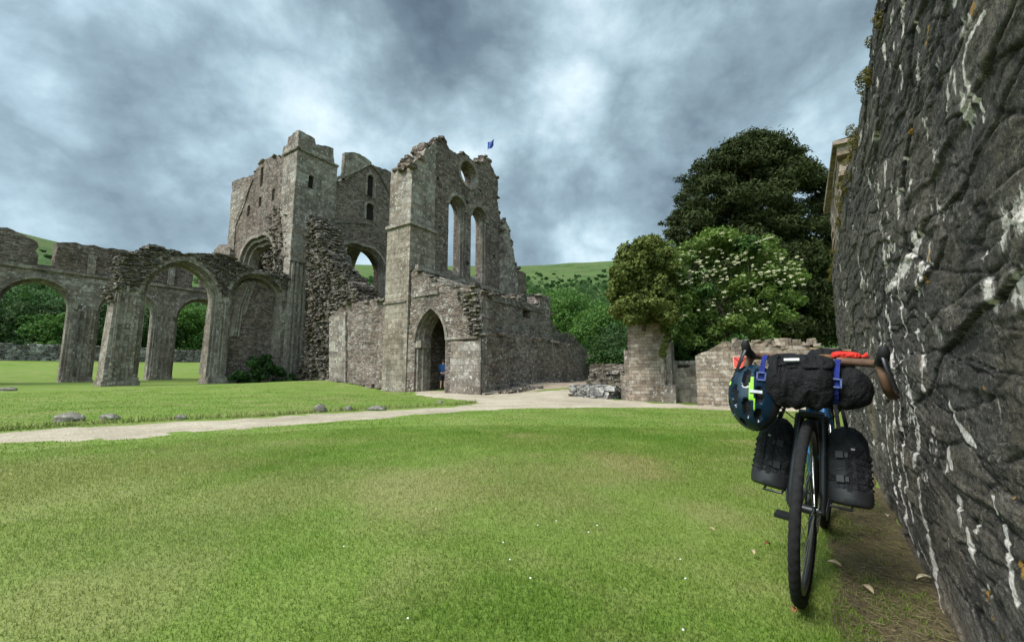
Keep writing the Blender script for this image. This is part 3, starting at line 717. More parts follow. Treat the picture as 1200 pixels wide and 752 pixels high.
def rubblefill(t, mb, pl, poly, n, size=(.2, .6), hgt=(.05, .16), dmin=-.25, dmax=.1, seed=0):
    n = int(n*1.5); size = (size[0]*.6, size[1]*.72); hgt = (hgt[0]*.75, hgt[1]*.7); dmin *= .6
    """torn masonry core: flat stones sticking out of a wall face inside a polygon"""
    r = random.Random(seed); o = np.array(poly); lo, hi = o.min(0), o.max(0); k = 0
    while k < n:
        u, z = r.uniform(lo[0], hi[0]), r.uniform(lo[1], hi[1])
        if not inside(np.array([[u, z]]), o)[0]: continue
        k += 1
        q = loc_ab(t, pl.P(u, z, r.uniform(dmin, dmax)))
        mb.box(q, (r.uniform(*size), r.uniform(*size), r.uniform(*hgt)), Euler((r.uniform(-.1, .1), r.uniform(-.1, .1), r.uniform(-.4, .4))).to_matrix(), .12)

# ---------------- north arcade (far row)
pN = Plane('b', -44.)
tN = ruin('nave_arcade', 'far row of ruined pointed arches with square clerestory gaps on top, at the left', 'ruin', 10, -44, .1)
TN = 1.25
a_r = onb(262, 300, -44)[0]
N1 = mkarch(pN, (-10, 349), (99, 356), (49, 319), z0=-.4)
NA = [dict(N1) for _ in range(4)]
bay = 4.95; c0 = 5.72; wN = 1.88
for k, A_ in enumerate(NA): A_.update(uc=c0+bay*(k-1), w=wN, zs=5.55, h=2.0, z0=-.4)
zst = 8.2
topl = [(0, 267), (13, 270), (26, 275), (37, 278), (42, 282)]
outN = [(-9, -.6), (24.5, -.6), (24.5, 10.6), (17.3, 10.5)]
gap3 = [pN.px((241, 300))[0], pN.px((229, 300))[0]]
outN += [(gap3[0], 10.6), (gap3[0], 8.55), (gap3[1], 8.5), (gap3[1], 10.75)]
outN += [(11.5, 10.7), (9.6, 10.65), (7.9, 10.55), (pN.px((82, 284))[0], 10.5), (pN.px((66, 287))[0], 10.3), (pN.px((64, 314))[0], 8.55), (pN.px((44, 309))[0], 8.5), (pN.px((44, 282))[0], 10.1), (pN.px((30, 277))[0], 10.4), (pN.px((8, 269))[0], 10.75), (2.2, 10.6), (.6, 10.3), (0.4, 8.6), (-1.0, 8.5), (-1.2, 10.3), (-4, 10.7), (-9, 10.2)]
wall(tN, 'clerestory_wall', pN, [(p[0], max(p[1], zst)) if p[1] > 5 else (p[0], zst) for p in outN], M_rub, TN-.15, (), .5, .05, .08, .3, zst+.4, 1)
wall(tN, 'arcade_wall', pN, [(-9, -.6), (24.5, -.6), (24.5, zst), (-9, zst)], M_ash, TN, [arch_path(A_) for A_ in NA], .6, .02, 0, .6, 99, 2)
for A_ in NA: orders(tN, pN, A_, TN, M_mould, True, ((.0, .13, .12), (.13, .27, .3)))
mb = MB(); pbox(tN, mb, pN, -9.1, 24.4, zst-.09, zst+.14, -.14, .2); mb.build('string_course', M_mould, tN)
for k in range(4):
    uc = c0+bay*(k-.5); mb = MB()
    pbox(tN, mb, pN, uc-.22, uc+.22, zst+.14, 10.0-.2*(k % 2), -.16, .1); mb.build('vault_respond', M_ash, tN)
    mb = MB()
    for s_ in (-.34, 0, .34): pbox(tN, mb, pN, uc+s_-.06, uc+s_+.06, .3, 5.6, -.10, .1)
    mb.each('pier_shaft', M_mould, tN)
    mb = MB(); pbox(tN, mb, pN, uc-.84, uc+.84, -.5, .3, -.12, TN+.12); pbox(tN, mb, pN, uc-.78, uc+.78, .32, .52, -.09, TN+.09); mb.each('pier_base', M_mould, tN)

# ---------------- south arcade (near row, two arches up to the tower)
pS = Plane('b', -35.)
tS = ruin('nave_arcade', 'nearer broken arcade of two tall arches joined to the crossing tower, mossy rubble on top', 'ruin', 12, -35, 0)
TS = 1.35
S1 = mkarch(pS, (166, 344), (257, 354), (211, 303.5), z0=-.5); S2 = mkarch(pS, (268.5, 346), (332, 352), (301, 320), z0=-.5)
topS = [(118.5, 453), (128, 390), (134.5, 352), (139, 330), (142, 313), (147, 299), (160, 296), (172, 293), (180, 288), (186, 290), (194, 292), (208, 296), (221, 299), (238, 299), (256, 297.5), (268, 301), (281, 307), (294, 314), (308, 318), (324, 321), (346, 324)]
ts = pS.pts(topS); ub = pS.px((118.5, 453))[0]
outS = [(18.9, -.6)]+[(ub, -.6)]+ts+[(18.9, ts[-1][1])]
wall(tS, 'arcade_wall', pS, outS, M_ash, TS, [arch_path(S1), arch_path(S2)], .45, .03, .09, .26, 6.5, 3)
for A_ in (S1, S2): orders(tS, pS, A_, TS, M_mould, True, ((.0, .17, .12), (.17, .34, .3)))
mb = MB(); tri = ts[4:]+pS.pts([(332, 345), (318, 328), (301, 318), (284, 322), (270, 337), (264, 348), (258, 340), (250, 322), (238, 308), (222, 299.5), (208, 300), (192, 308), (178, 322), (168, 338), (150, 340)])
rubblefill(tS, mb, pS, tri, 560, (.2, .55), (.05, .14), -.06, .12, 4)
stones(tS, mb, pS, ts[4:], TS, .24, (.2, .45), (.06, .16), 0, .12, seed=5)
stones(tS, mb, pS, ts[2:6], TS, .22, (.25, .6), (.06, .18), 0, .1, seed=6)
mb.build('broken_masonry', M_dark, tS)
mb = MB()
for px_ in (128, 137, 147): u_ = pS.px((px_, 445))[0]; pbox(tS, mb, pS, u_-.07, u_+.07, .5, 6.4 if px_ != 147 else 5.6, -.12, .1)
mb.each('pier_shaft', M_mould, tS)
uA = (S1['uc']+S1['w']+S2['uc']-S2['w'])/2; mb = MB()
for s_ in (-.1, .1): pbox(tS, mb, pS, uA+s_-.05, uA+s_+.05, .5, 6.0, -.09, .1)
mb.each('pier_shaft', M_mould, tS)
for (l_, r_) in ((ub-.06, S1['uc']-S1['w']+.36), (S1['uc']+S1['w']-.36, S2['uc']-S2['w']+.36)):
    mb = MB(); pbox(tS, mb, pS, l_, r_, -.5, .3, -.2, TS+.1); pbox(tS, mb, pS, l_+.06, r_-.06, .3, .52, -.1, TS+.05); mb.each('pier_base', M_mould, tS)
# blocked lower part of the second arch: brown rubble with a pale respond
pBk = Plane('b', -35.75)
blk = wall(tS, 'blocking_wall', pBk, [(S2['uc']-S2['w']+.2, -.5), (S2['uc']+S2['w']-.1, -.5), (S2['uc']+S2['w']-.1, 7.0), (S2['uc']+.6, 8.6), (S2['uc']-.6, 8.6), (S2['uc']-S2['w']+.2, 7.0)], M_rub, .6, (), .4, .06, .0, .5, 99, 7)
wall(tS, 'respond', Plane('b', -35.66), [(S2['uc']-S2['w']+.3, 3.2), (S2['uc']-1.0, 3.9), (S2['uc']-.62, 5.2), (S2['uc']-.3, 6.6), (S2['uc']+.1, 8.3), (S2['uc']-.7, 8.2), (S2['uc']-S2['w']+.3, 6.9)], M_ash, .088, (), .5, .02, .08, .3, 0, 8)
mb = MB()
for s_ in (0, .22): mb.tube([loc_ab(tS, (S2['uc']-1.15+s_, -35.6, 3.6)), loc_ab(tS, (S2['uc']-1.0+s_, -35.6, 6.0)), loc_ab(tS, (S2['uc']-.45+s_*.8, -35.6, 8.1))], .08, 8)
mb.each('respond_shaft', M_mould, tS, 50)

# ---------------- crossing tower
tT = ruin('crossing_tower', 'massive square crossing tower with broken battlements and steep old roof lines scarred on it', 'tower', 18.7, -35, 0)
pTs = Plane('b', -35.0); pTw = Plane('a', 18.62)
# south face
sTop = [(351, 153.5), (359, 158), (368, 163), (369.5, 170), (380, 171), (390, 174.5), (391, 192), (393, 205), (397, 213), (402, 212), (405, 211), (412, 205), (424, 197), (433, 191), (436, 193), (445, 196), (455, 200)]
st_ = pTs.pts(sTop); zc = pTs.px((351, 176))[1]
CR = mkarch(pTs, (392, 314), (452, 314), (426, 290), z0=3.5)
w1 = mkarch(pTs, (430.5, 209), (438.5, 210), (434.5, 205), (434, 231)); w2_ = mkarch(pTs, (429, 243), (439, 244), (434, 238.5), (434, 258.5)); w3 = mkarch(pTs, (361.5, 209), (367.5, 209), (364.5, 206), (364, 221.5))
w3['w'] *= 1.2; ue = 31.3
outT = [(18.62, -.6), (ue, -.6), (ue, st_[-1][1]-.6), (30.2, st_[-1][1]-.2)]+st_[::-1][0:]+[(18.62, st_[0][1])]
wall(tT, 'south_wall', pTs, outT, M_rub, 1.9, [arch_path(CR), arch_path(w1), arch_path(w2_), arch_path(w3)], .42, .07, .08, .3, 14, 11)
orders(tT, pTs, CR, 1.9, M_mould, False, ((-.22, .03, -.09), (.03, .16, .14), (.16, .29, .34)), 12, .8)
def frame_win(t, pl, A_, mat, o=.22):
    return ring(t, 'window_surround', pl, A_, -o, .02, -.07, .35, mat, 8)
for A_ in (w1, w2_, w3): frame_win(tT, pTs, A_, M_ash)
mb = MB()      # added near-black panels painting the unlit interior behind the small windows
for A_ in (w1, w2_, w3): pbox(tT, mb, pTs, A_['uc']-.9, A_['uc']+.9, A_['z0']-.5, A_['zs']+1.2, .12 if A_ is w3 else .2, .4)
mb.each('window_shade_panel', plain('painted_window_shade', (.022, .019, .016), .95, 0, .05), tT)
# west face
wTop = [(272, 226), (272, 213), (283, 209), (294, 206), (297, 205), (302, 196), (306, 190), (313, 186), (322, 183), (331, 181.5), (332.5, 172), (338, 170.5), (343.5, 171), (344.5, 157), (351, 153.5)]
wt_ = pTw.pts(wTop); zl = wt_[0][1]
CW = mkarch(pTw, (280, 312), (322, 305), (300, 282), z0=3.5)
wtl = [p for p in wt_ if p[0] < -36.95]; outW = [(-36.93, -.6), (wt_[0][0]-.1, -.6)]+wtl+[(-36.93, wtl[-1][1])]
sl = [mkarch(pTw, (x-1.6, y1+2), (x+1.6, y1+2), (x, y1), (x, y2)) for x, y1, y2 in ((291.5, 241, 253), (305, 231, 242), (320.5, 221, 235), (307.5, 196, 217))]
sl = [dict(q, w=max(.16, q['w'])) for q in sl]
wall(tT, 'west_wall', pTw, [(max(u, -47.9) if i > 1 else u, z) for i, (u, z) in enumerate(outW)], M_rub, 1.9, [arch_path(CW)]+[arch_path(q, 0, 4) for q in sl], .42, .07, .1, .3, 14, 12)
orders(tT, pTw, CW, 1.9, M_mould, False, ((-.25, .1, -.1), (.1, .45, .18), (.45, .8, .5)))
pIn = Plane('a', 20.9); wall(tT, 'inner_wall', pIn, [(-46, -.5), (-36.9, -.5), (-36.9, 17), (-46, 17)], M_rub, .5, (), .8, .05, 0, .8, 99, 15)
# other two sides, north-east corner ragged
pTe = Plane('a', 29.4); wall(tT, 'east_wall', pTe, [(-36.9, -.5), (-36.9, 16.6), (-40, 17), (-44, 16.8), (-47.9, 16.5), (-47.9, -.5)], M_rub, 1.9, [arch_path(dict(uc=-40.6, w=3.62, z0=2.5, zs=12., h=5.))], .8, .06, .15, .4, 14, 16)
pTn = Plane('b', -46.0); wall(tT, 'north_wall', pTn, [(20.5, -.5), (29.4, -.5), (29.4, 16.5), (25, 17), (20.5, 17.6)], M_rub, 1.9, [arch_path(dict(CR, uc=25., zs=10.0))], .8, .06, .15, .4, 14, 17)
# pale stair turret at the corner: ashlar faces a hand's breadth proud, string and battlements
cx = pTs.px((393, 230))[0]
wall(tT, 'turret_wall', Plane('b', -34.9), [(18.5, -.5), (20.25, -.5), (20.25, 9.2), (20.6, 12.5), (cx, 15.6), (cx, zc), (18.5, zc)], M_ash, .099, [arch_path(w3)], .5, .03, .04, .4, 11, 18)
wu = pTw.px((331, 230))[0]
wall(tT, 'turret_wall', Plane('a', 18.5), [(-34.9, -.5), (-35.9, -.5), (-35.9, 11.2), (wu, 15.5), (wu, zc), (-34.9, zc)], M_ash, .119, (), .5, .03, .04, .4, 11, 19)
mb = MB(); pbox(tT, mb, Plane('b', -35.), 18.44, cx+.05, zc-.02, zc+.16, -.24, .1); pbox(tT, mb, Plane('a', 18.62), wu-.1, -34.76, zc-.023, zc+.157, -.26, .1); mb.each('string_course', M_mould, tT)
wall(tT, 'battlement', Plane('b', -34.88), [(18.5, zc+.16)]+[(cx, zc+.16)]+[(u, z) for u, z in st_[::-1] if u < cx+.02]+[(18.5, st_[0][1])], M_ash, .6, (), .4, .03, .05, .3, zc+.4, 20)
wall(tT, 'battlement', Plane('a', 18.49), [(-34.89, zc+.16), (-34.89, wt_[-1][1])]+[(u, z) for u, z in wt_[::-1] if u > wu-.3]+[(wu-.3, zc+.16)], M_ash, .6, (), .4, .03, .05, .3, zc+.4, 21)
mu0, mu1 = pTs.px((402.5, 200))[0], pTs.px((434, 200))[0]
wall(tT, 'battlement', Plane('b', -34.93), pTs.pts([(402, 208), (405, 212), (412, 205), (433, 191), (433, 188.5), (421, 180.5), (412, 178.5), (403.6, 178.8), (402.6, 195)]), M_ash, .45, (), .4, .03, .04, .3, 0, 22)
# north-west turret
wall(tT, 'turret_wall', Plane('a', 18.52), pTw.pts([(263, 318), (268, 290), (271, 245), (272, 228), (295, 213), (287, 240), (277, 265), (274, 300), (274, 318)]), M_ash, .1, (), .5, .03, .04, .4, 0, 23)
# roof scars: raised weathering courses
def strip(t, name, pl, pxs, w, proud, mat):
    mb = MB(); pts = [pl.px(p) for p in pxs]
    for (u0, z0), (u1, z1) in zip(pts, pts[1:]):
        n_ = Vector((-(z1-z0), u1-u0)).normalized()*w/2; V = []
        for d in (-proud, .05):
            for (u, z) in ((u0+n_.x, z0+n_.y), (u1+n_.x, z1+n_.y), (u1-n_.x, z1-n_.y), (u0-n_.x, z0-n_.y)): V.append(loc_ab(t, pl.P(u, z, d)))
        mb.add(V, [(0, 1, 2, 3), (7, 6, 5, 4), (0, 4, 5, 1), (1, 5, 6, 2), (2, 6, 7, 3), (3, 7, 4, 0)])
    return mb.build(name, mat, t)
strip(tT, 'roof_scar', pTs, [(371, 229), (396, 209), (412, 202), (434, 191)], .3, .17, M_ash)
strip(tT, 'roof_scar', pTs, [(436, 194), (444, 203), (452, 218), (460, 238)], .22, .12, M_dark)
strip(tT, 'roof_scar', pTw, [(276, 262), (287, 235), (297, 211)], .22, .12, M_dark)
strip(tT, 'roof_scar', pTw, [(311, 190), (318, 205), (326, 218), (334, 232)], .35, .1, M_rubg)
strip(tT, 'roof_scar', pTs, [(388, 262), (400, 260), (416, 261), (428, 261)], .2, .1, M_dark)
# shaft cluster and torn toothing under the turret
mb = MB()
for u_ in (18.75, 19.1, 19.5, 19.9): pbox(tT, mb, pTs, u_-.09, u_+.09, .3, 10.4, -.26, .0)
pbox(tT, mb, pTs, 18.45, 20.2, 10.4, 10.75, -.32, 0); mb.each('pier_shaft', M_mould, tT)
mb = MB()
rubblefill(tT, mb, pTs, pTs.pts([(362, 300), (360, 275), (363, 252), (368, 250), (375, 262), (383, 285), (392, 302), (400, 315), (400, 345), (385, 370), (362, 370)]), 360, (.25, .7), (.06, .18), -.5, .1, 31)
rubblefill(tT, mb, pTw, pTw.pts([(316, 250), (326, 232), (338, 250), (338, 320), (325, 315), (318, 285), (310, 275)]), 90, (.2, .6), (.06, .16), -.1, .1, 32)
rubblefill(tT, mb, pTw, pTw.pts([(304, 300), (326, 290), (336, 320), (336, 332), (318, 322)]), 110, (.2, .6), (.06, .16), -.3, .1, 33)
stones(tT, mb, pTw, wt_[4:10], 1.6, .35, (.25, .6), (.1, .25), 0, .1, seed=34); pass
mb.build('broken_masonry', M_dark, tT)
# broken stub left of the tower at arcade-top level
tX = ruin('nave_wall_stub', 'jagged stub of broken wall left of the tower, showing above the near arcade', 'ruin', 18, -46, 0)
pX = Plane('a', 18.2); wall(tX, 'wall', pX, [(-50.6, 0), (-47.6, 0)]+pX.pts([(270, 292), (262, 286), (256, 288), (251, 293), (250, 300)]), M_rubg, 1.2, (), .5, .07, .1, .25, 3, 36)

# ---------------- transept: west wall stump, rubble spur
tR = ruin('transept_wall', 'heap-like broken wall of dark rubble stepping down from the tower to a low wall with a pale pilaster', 'ruin', 18.5, -28, .1)
pSp = Plane('a', 19.4)
spur = pSp.pts([(344, 452), (350, 432), (358, 405), (361, 378), (361, 330), (361, 300), (361, 268), (365, 252), (370, 258), (378, 282), (386, 304), (393, 311), (399, 320), (407, 327), (414, 335), (420, 344), (427, 350), (429, 358), (424, 452)])
wall(tR, 'rubble_core', pSp, spur, M_dark, 2.2, (), .3, .22, .22, .22, -5, 41)
mb = MB(); rubblefill(tR, mb, pSp, spur, 1300, (.2, .6), (.05, .17), -.35, .15, 42); stones(tR, mb, pSp, spur[6:17], 2.0, .22, (.2, .5), (.05, .13), -.1, .06, seed=43)
mb.build('broken_masonry', M_dark, tR)
pLw = Plane('a', 17.3)
low = pLw.pts([(385.5, 452), (385.5, 369), (392, 365), (399, 360), (406, 356), (414, 355), (428, 353), (440, 351), (452, 350), (452, 460)])
wall(tR, 'wall', pLw, low, M_rubg, 2.3, (), .35, .08, .06, .3, 3.5, 44)
wall(tR, 'pilaster', Plane('a', 17.15), [pLw.px(p) for p in ((388, 452), (388, 371), (396, 366), (407, 366), (407, 454))], M_ash, .149, (), .5, .03, .03, .4, 3, 45)
mb = MB(); stones(tR, mb, pLw, low[1:9], 2.0, .3, (.3, .7), (.07, .16), 0, .1, seed=46); stones(tR, mb, pLw, [(low[0][0], .25), (-20.6, -.05)], .4, .4, (.3, .6), (.12, .3), -.35, .05, seed=47); mb.build('broken_masonry', M_rubg, tR)

# ---------------- transept gable
tG = ruin('transept_gable', 'high gable wall with two tall lancet windows and a round window, jagged at the top', 'ruin', 18, -17.8, -.2)
bG = -17.74; pB = Plane('b', bG); pG = Plane('b', bG-.14); TG = 1.1
gt = pG.pts([(500, 168), (510, 167), (514, 163.5), (518, 162), (523, 168), (527, 175), (531.5, 178), (536, 180.6), (544, 180.6), (549, 184), (555, 188.6), (561, 190), (565.8, 191), (567, 184.6), (572, 184.6), (578, 198), (583.7, 212.5), (583, 230), (584, 243), (586, 255), (588, 262)])
rw = pG.px((549, 204.5)); rr_ = .95
circ = lambda r, n=28: [(rw[0]+r*math.cos(2*math.pi*k/n), rw[1]+r*math.sin(2*math.pi*k/n)) for k in range(n)]
L1 = mkarch(pG, (525.7, 243), (545.7, 246), (536, 229.5), (535, 324)); L2 = mkarch(pG, (552, 256), (571, 259), (562, 243), (561, 331))
gx0 = 17.4; outG = [(gx0, -.5), (25.9, -.5), (25.9, gt[-1][1])]+gt[::-1]+[(gx0, gt[0][1])]
wall(tG, 'gable_wall', pG, outG, M_rub, TG, [circ(rr_), arch_path(L1), arch_path(L2)], .32, .05, .09, .26, 12, 51)
for A_ in (L1, L2):
    orders(tG, pG, A_, TG, M_mould, True, ((.0, .13, .1), (.13, .24, .24)), 10, .6)
    mb = MB(); V = []; u0, u1, z0 = A_['uc']-A_['w']-.1, A_['uc']+A_['w']+.1, A_['z0']
    for (u, z, d) in ((u0, z0-.35, -.1), (u1, z0-.35, -.1), (u1, z0+.55, TG*.6), (u0, z0+.55, TG*.6), (u0, z0-.5, -.1), (u1, z0-.5, -.1), (u1, z0-.5, TG*.6), (u0, z0-.5, TG*.6)): V.append(loc_ab(tG, pG.P(u, z, d)))
    mb.add(V, [(0, 1, 2, 3), (4, 7, 6, 5), (0, 4, 5, 1), (1, 5, 6, 2), (2, 6, 7, 3), (3, 7, 4, 0)]); mb.build('window_sill', M_ash, tG)
mb = MB()
for k, (r0, r1, d0) in enumerate(((rr_+.16, rr_-.02, -.07), (rr_+.003, rr_-.06, .2))):
    n = 32; V = []
    for r in (r0, r1):
        for d in (d0, .5):
            for q in range(n): V.append(loc_ab(tG, pG.P(rw[0]+r*math.cos(2*math.pi*q/n), rw[1]+r*math.sin(2*math.pi*q/n), d)))
    fs = []
    for q in range(n):
        p = (q+1) % n; fs += [(q, p, 2*n+p, 2*n+q), (n+q, 3*n+q, 3*n+p, n+p), (q, n+q, n+p, p), (2*n+q, 2*n+p, 3*n+p, 3*n+q)]
    mb.add(V, fs)
mb.build('round_window_surround', M_mould, tG)
bt = pB.pts([(483.5, 196), (484, 191), (487, 188), (490, 185), (493, 186), (497, 180), (499, 174), (503, 175), (506, 169), (510, 168)])
wall(tG, 'buttress', pB, [(16.3, 9.65), (18.3, 9.65), (18.3, bt[-1][1])]+bt[::-1]+[(16.3, bt[0][1])], M_ash, 1.9, (), .4, .03, .08, .25, 12.5, 52)
wall(tG, 'buttress', Plane('b', bG+.06), [(16.24, -.6), (18.36, -.6), (18.36, 9.6), (16.24, 9.6)], M_ashw, 2.0, (), .5, .02, 0, .5, 99, 53)
mb = MB(); abbox(tG, mb, (16.12, bG+.17, 9.53), (18.42, bG-2.0, 9.72)); abbox(tG, mb, (16.16, bG-.1, 4.9), (17.2, bG-1.98, 5.02)); mb.each('string_course', M_mould, tG)
pK = Plane('b', bG+.25)
kx = [pK.px((x, 300))[0] for x in (590, 607)]
kt = pK.pts([(590, 270), (591, 256), (597, 266), (599, 282), (603, 300), (605.5, 315), (607, 325)])
wall(tG, 'buttress', pK, [(kx[0], 3), (kx[1], 3)]+kt[::-1], M_ash, 1.6, (), .4, .04, .08, .25, 8, 54)
pK2 = Plane('b', bG-.5); k2 = pK2.pts([(607, 316), (612, 318), (616.5, 321), (617, 350)])
wall(tG, 'return_wall', pK2, [(k2[0][0]-.3, 3), (k2[-1][0], 3)]+k2[::-1], M_rub, 1.4, (), .4, .04, .08, .25, 8, 55)
mb = MB(); stones(tG, mb, pG, gt, TG, .3, (.2, .55), (.08, .2), 0, .1, seed=56); stones(tG, mb, pB, bt, 1.6, .3, (.2, .5), (.1, .24), 0, .1, seed=57); stones(tG, mb, pK, kt, 1.3, .3, (.2, .5), (.1, .2), 0, .08, seed=58); mb.build('broken_masonry', M_rub, tG)
# putlog holes and pockets: near-black blocks on the face, hole shade put into the colour
mb = MB()
for x, y in ((515, 267), (547, 237), (548, 308), (500, 263), (513, 209), (563, 224), (579, 300), (500, 310)):
    u, z = pG.px((x, y)); pbox(tG, mb, pG, u-.11, u+.11, z-.12, z+.12, -.012, .2)
mb.each('putlog_hole_shade', plain('painted_hole_shade', (.03, .027, .025), 1, 0, 0), tG)

# ---------------- the cloister range: passage with pointed doorway, chapter house wall
tP = ruin('cloister_range', 'low ruined range with a dark pointed doorway and long stepped wall to its right', 'ruin', 16.3, -15, -.2)
aP = 16.32; pP = Plane('a', aP)
D1 = mkarch(pP, (486.5, 400), (522.5, 398), (503.5, 361), z0=-.6)
pt = pP.pts([(483, 316), (487, 316.5), (494, 320.5), (502.5, 325), (509, 329.5), (514.5, 333.5), (524, 337), (536, 338), (543.5, 335.5), (549, 334), (555.6, 336), (561, 338), (566, 341)])
bE = pP.px((563, 463))[0]
outP = [(bG+.0, -.6), (bE, -.6), (bE, pt[-1][1])]+pt[::-1]
wall(tP, 'front_wall', pP, outP, M_rubg, 1.0, [arch_path(D1)], .3, .06, .07, .22, 3.6, 61)
for (o1, o2, d) in ((-.13, .03, -.06), (.0, .13, .12), (.13, .26, .4)):
    ring(tP, 'arch_order' if d > 0 else 'hood_mould', pP, D1, o1, o2, d, 1.0 if d > 0 else .3, M_mould, 12, d < 0)
mb = MB()
for u_ in (D1['uc']-D1['w']+.10, D1['uc']-D1['w']+.3): pbox(tP, mb, pP, u_-.13, u_+.13, D1['zs']-.35, D1['zs']+.05, .02, .4)
mb.each('capital', M_mould, tP)
mb = MB(); u0 = pP.px((523, 396))[0]; pbox(tP, mb, pP, u0, bE-.2, D1['zs']-.02, D1['zs']+.12, -.1, .1)
u0, z0 = pP.px((485.5, 347.5)); u1, z1 = pP.px((514.5, 341)); pbox(tP, mb, pP, u0, u1, z0-.05, z0+.13, -.13, .1); mb.each('string_course', M_mould, tP)
wall(tP, 'quoin', Plane('a', aP-.05), [(bE-1.95, -.6), (bE+.03, -.6), (bE+.03, 2.4), (bE-1.2, 2.45), (bE-1.95, 2.5)], M_ash, .049, (), .4, .02, .03, .3, 1.5, 62)
# passage
mb = MB(); e0, e1 = D1['uc']-1.15, D1['uc']+1.15
abbox(tP, mb, (17.3, e0-.5, -.6), (22.5, e0, 4.78)); abbox(tP, mb, (17.3, e1, -.6), (22.5, e1+.5, 4.8)); abbox(tP, mb, (22.2, e0+.002, -.6), (22.6, e1-.002, 4.79)); abbox(tP, mb, (17.31, e0-.4, 4.62), (22.4, e1+.4, 4.8))
mb.build('passage', M_rub, tP)
# vault mass, sloping from the gable down to the front wall: a rough stone surface
def mass(t, name, a0, a1, b0, b1, zf, mat, step=.28, rough=.16, seed=0, zbot=4.81):
    A_, B_ = np.meshgrid(np.arange(a0, a1+.01, step), np.arange(b0, b1+.01, step)); zz = zf(A_, B_)+(fbm(A_*1.6, B_*1.6, seed)-.5)*2*rough+(vn(A_*4, B_*4, seed+3)-.5)*rough
    zz = np.maximum(zz, zbot+.03); n, m = A_.shape; V = [loc_ab(t, q) for q in zip(A_.ravel(), B_.ravel(), zz.ravel())]; k = len(V)
    V += [loc_ab(t, q) for q in zip(A_.ravel(), B_.ravel(), np.full(k, zbot))]
    fs = []
    for off in (0, k):
        for i in range(n-1):
            for j in range(m-1): fs.append((off+i*m+j, off+i*m+j+1, off+(i+1)*m+j+1, off+(i+1)*m+j))
    for j in range(m-1): fs += [(j, j+1, k+j+1, k+j), ((n-1)*m+j, (n-1)*m+j+1, k+(n-1)*m+j+1, k+(n-1)*m+j)]
    for i in range(n-1): fs += [(i*m, (i+1)*m, k+(i+1)*m, k+i*m), (i*m+m-1, (i+1)*m+m-1, k+(i+1)*m+m-1, k+i*m+m-1)]
    mb = MB(); mb.add(V, fs); return mb.build(name, mat, t)
zg = onb(492, 313, bG)[1]; zf_ = pt[8][1]
mass(tP, 'broken_vault', 16.5, 24.2, bG+.12, -12.95, lambda a, b: zg-.1-(zg-zf_)*np.clip((b-bG)/(4.2), 0, 1)**.8-.25*np.clip((a-22)/6, 0, 1), M_dark, .28, .2, 63)
strip(tP, 'weathering', Plane('b', bG+.3), [(487, 313), (520, 322.8), (560, 334.6), (609, 349)], .28, .22, M_ash)
mb = MB(); stones(tP, mb, pP, pt, 1.0, .25, (.2, .55), (.06, .16), 0, .1, seed=64)
rubblefill(tP, mb, pP, pP.pts([(536, 340), (560, 342), (562, 392), (552, 392), (548, 370), (540, 352)]), 120, (.2, .5), (.05, .14), -.14, .1, 65)
mb.build('broken_masonry', M_dark, tP)
# chapter house wall
bC = bE; pC = Plane('b', bC); pC2 = Plane('b', bC-.75)
lt = pC.pts([(567, 391), (590, 392), (604, 393), (618, 394), (640, 398), (648, 399.5), (660, 403), (672, 406.5), (681, 411), (686, 416), (690, 432)])
wall(tP, 'chapter_wall', pC, [(aP+.05, -.6), (lt[-1][0], -.6)]+lt[::-1], M_rubg, 1.1, (), .35, .06, .05, .28, 1.2, 66)
ut = pC2.pts([(568, 342), (580, 345.5), (590, 349), (600, 350), (612, 348.5)]); un = pC2.pts([(613, 349), (613, 372), (622, 374), (622, 358), (632, 361), (632.5, 346.5), (645, 347.5), (645, 378), (647, 398)])
wall(tP, 'upper_wall', pC2, [(aP+.3, 1.5), (un[-1][0], 1.5)]+un[::-1]+ut[::-1]+[(aP+.3, ut[0][1])], M_rubg, 1.0, (), .35, .05, .05, .25, 3.5, 67)
pC3 = Plane('b', bC-1.9); wall(tP, 'inner_wall', pC3, [(pC3.px((600, 400))[0], 1)]+pC3.pts([(600, 345), (634, 346), (640, 362), (648, 379), (656, 390), (670, 391), (678, 400), (688, 410)])+[(pC3.px((688, 410))[0], 1)], M_dark, .8, (), .4, .08, .08, .25, 2, 68)
mb = MB(); u_ = pC.px((624, 420))[0]; pbox(tP, mb, pC, u_-.2, u_+.15, -.3, 2.5, -.07, .1); mb.build('quoin', M_ash, tP); mb = MB(); u_ = pC.px((571, 420))[0]; pbox(tP, mb, pC, aP+.08, u_-.1, -.3, 4.7, -.05, .1); mb.build('quoin', M_ash, tP)
mb = MB(); stones(tP, mb, pC, lt, .8, .3, (.25, .6), (.06, .14), 0, .08, seed=69); stones(tP, mb, pC2, ut+un[3:], .7, .3, (.25, .5), (.06, .14), 0, .08, seed=70)
stones(tP, mb, pC, [(aP+.3, tab(17, bC)), (aP+5, tab(20, bC)+.12), (lt[-1][0], .25)], .5, .28, (.25, .6), (.1, .26), -.45, .06, seed=71); mb.build('fallen_stones', M_rubg, tP)

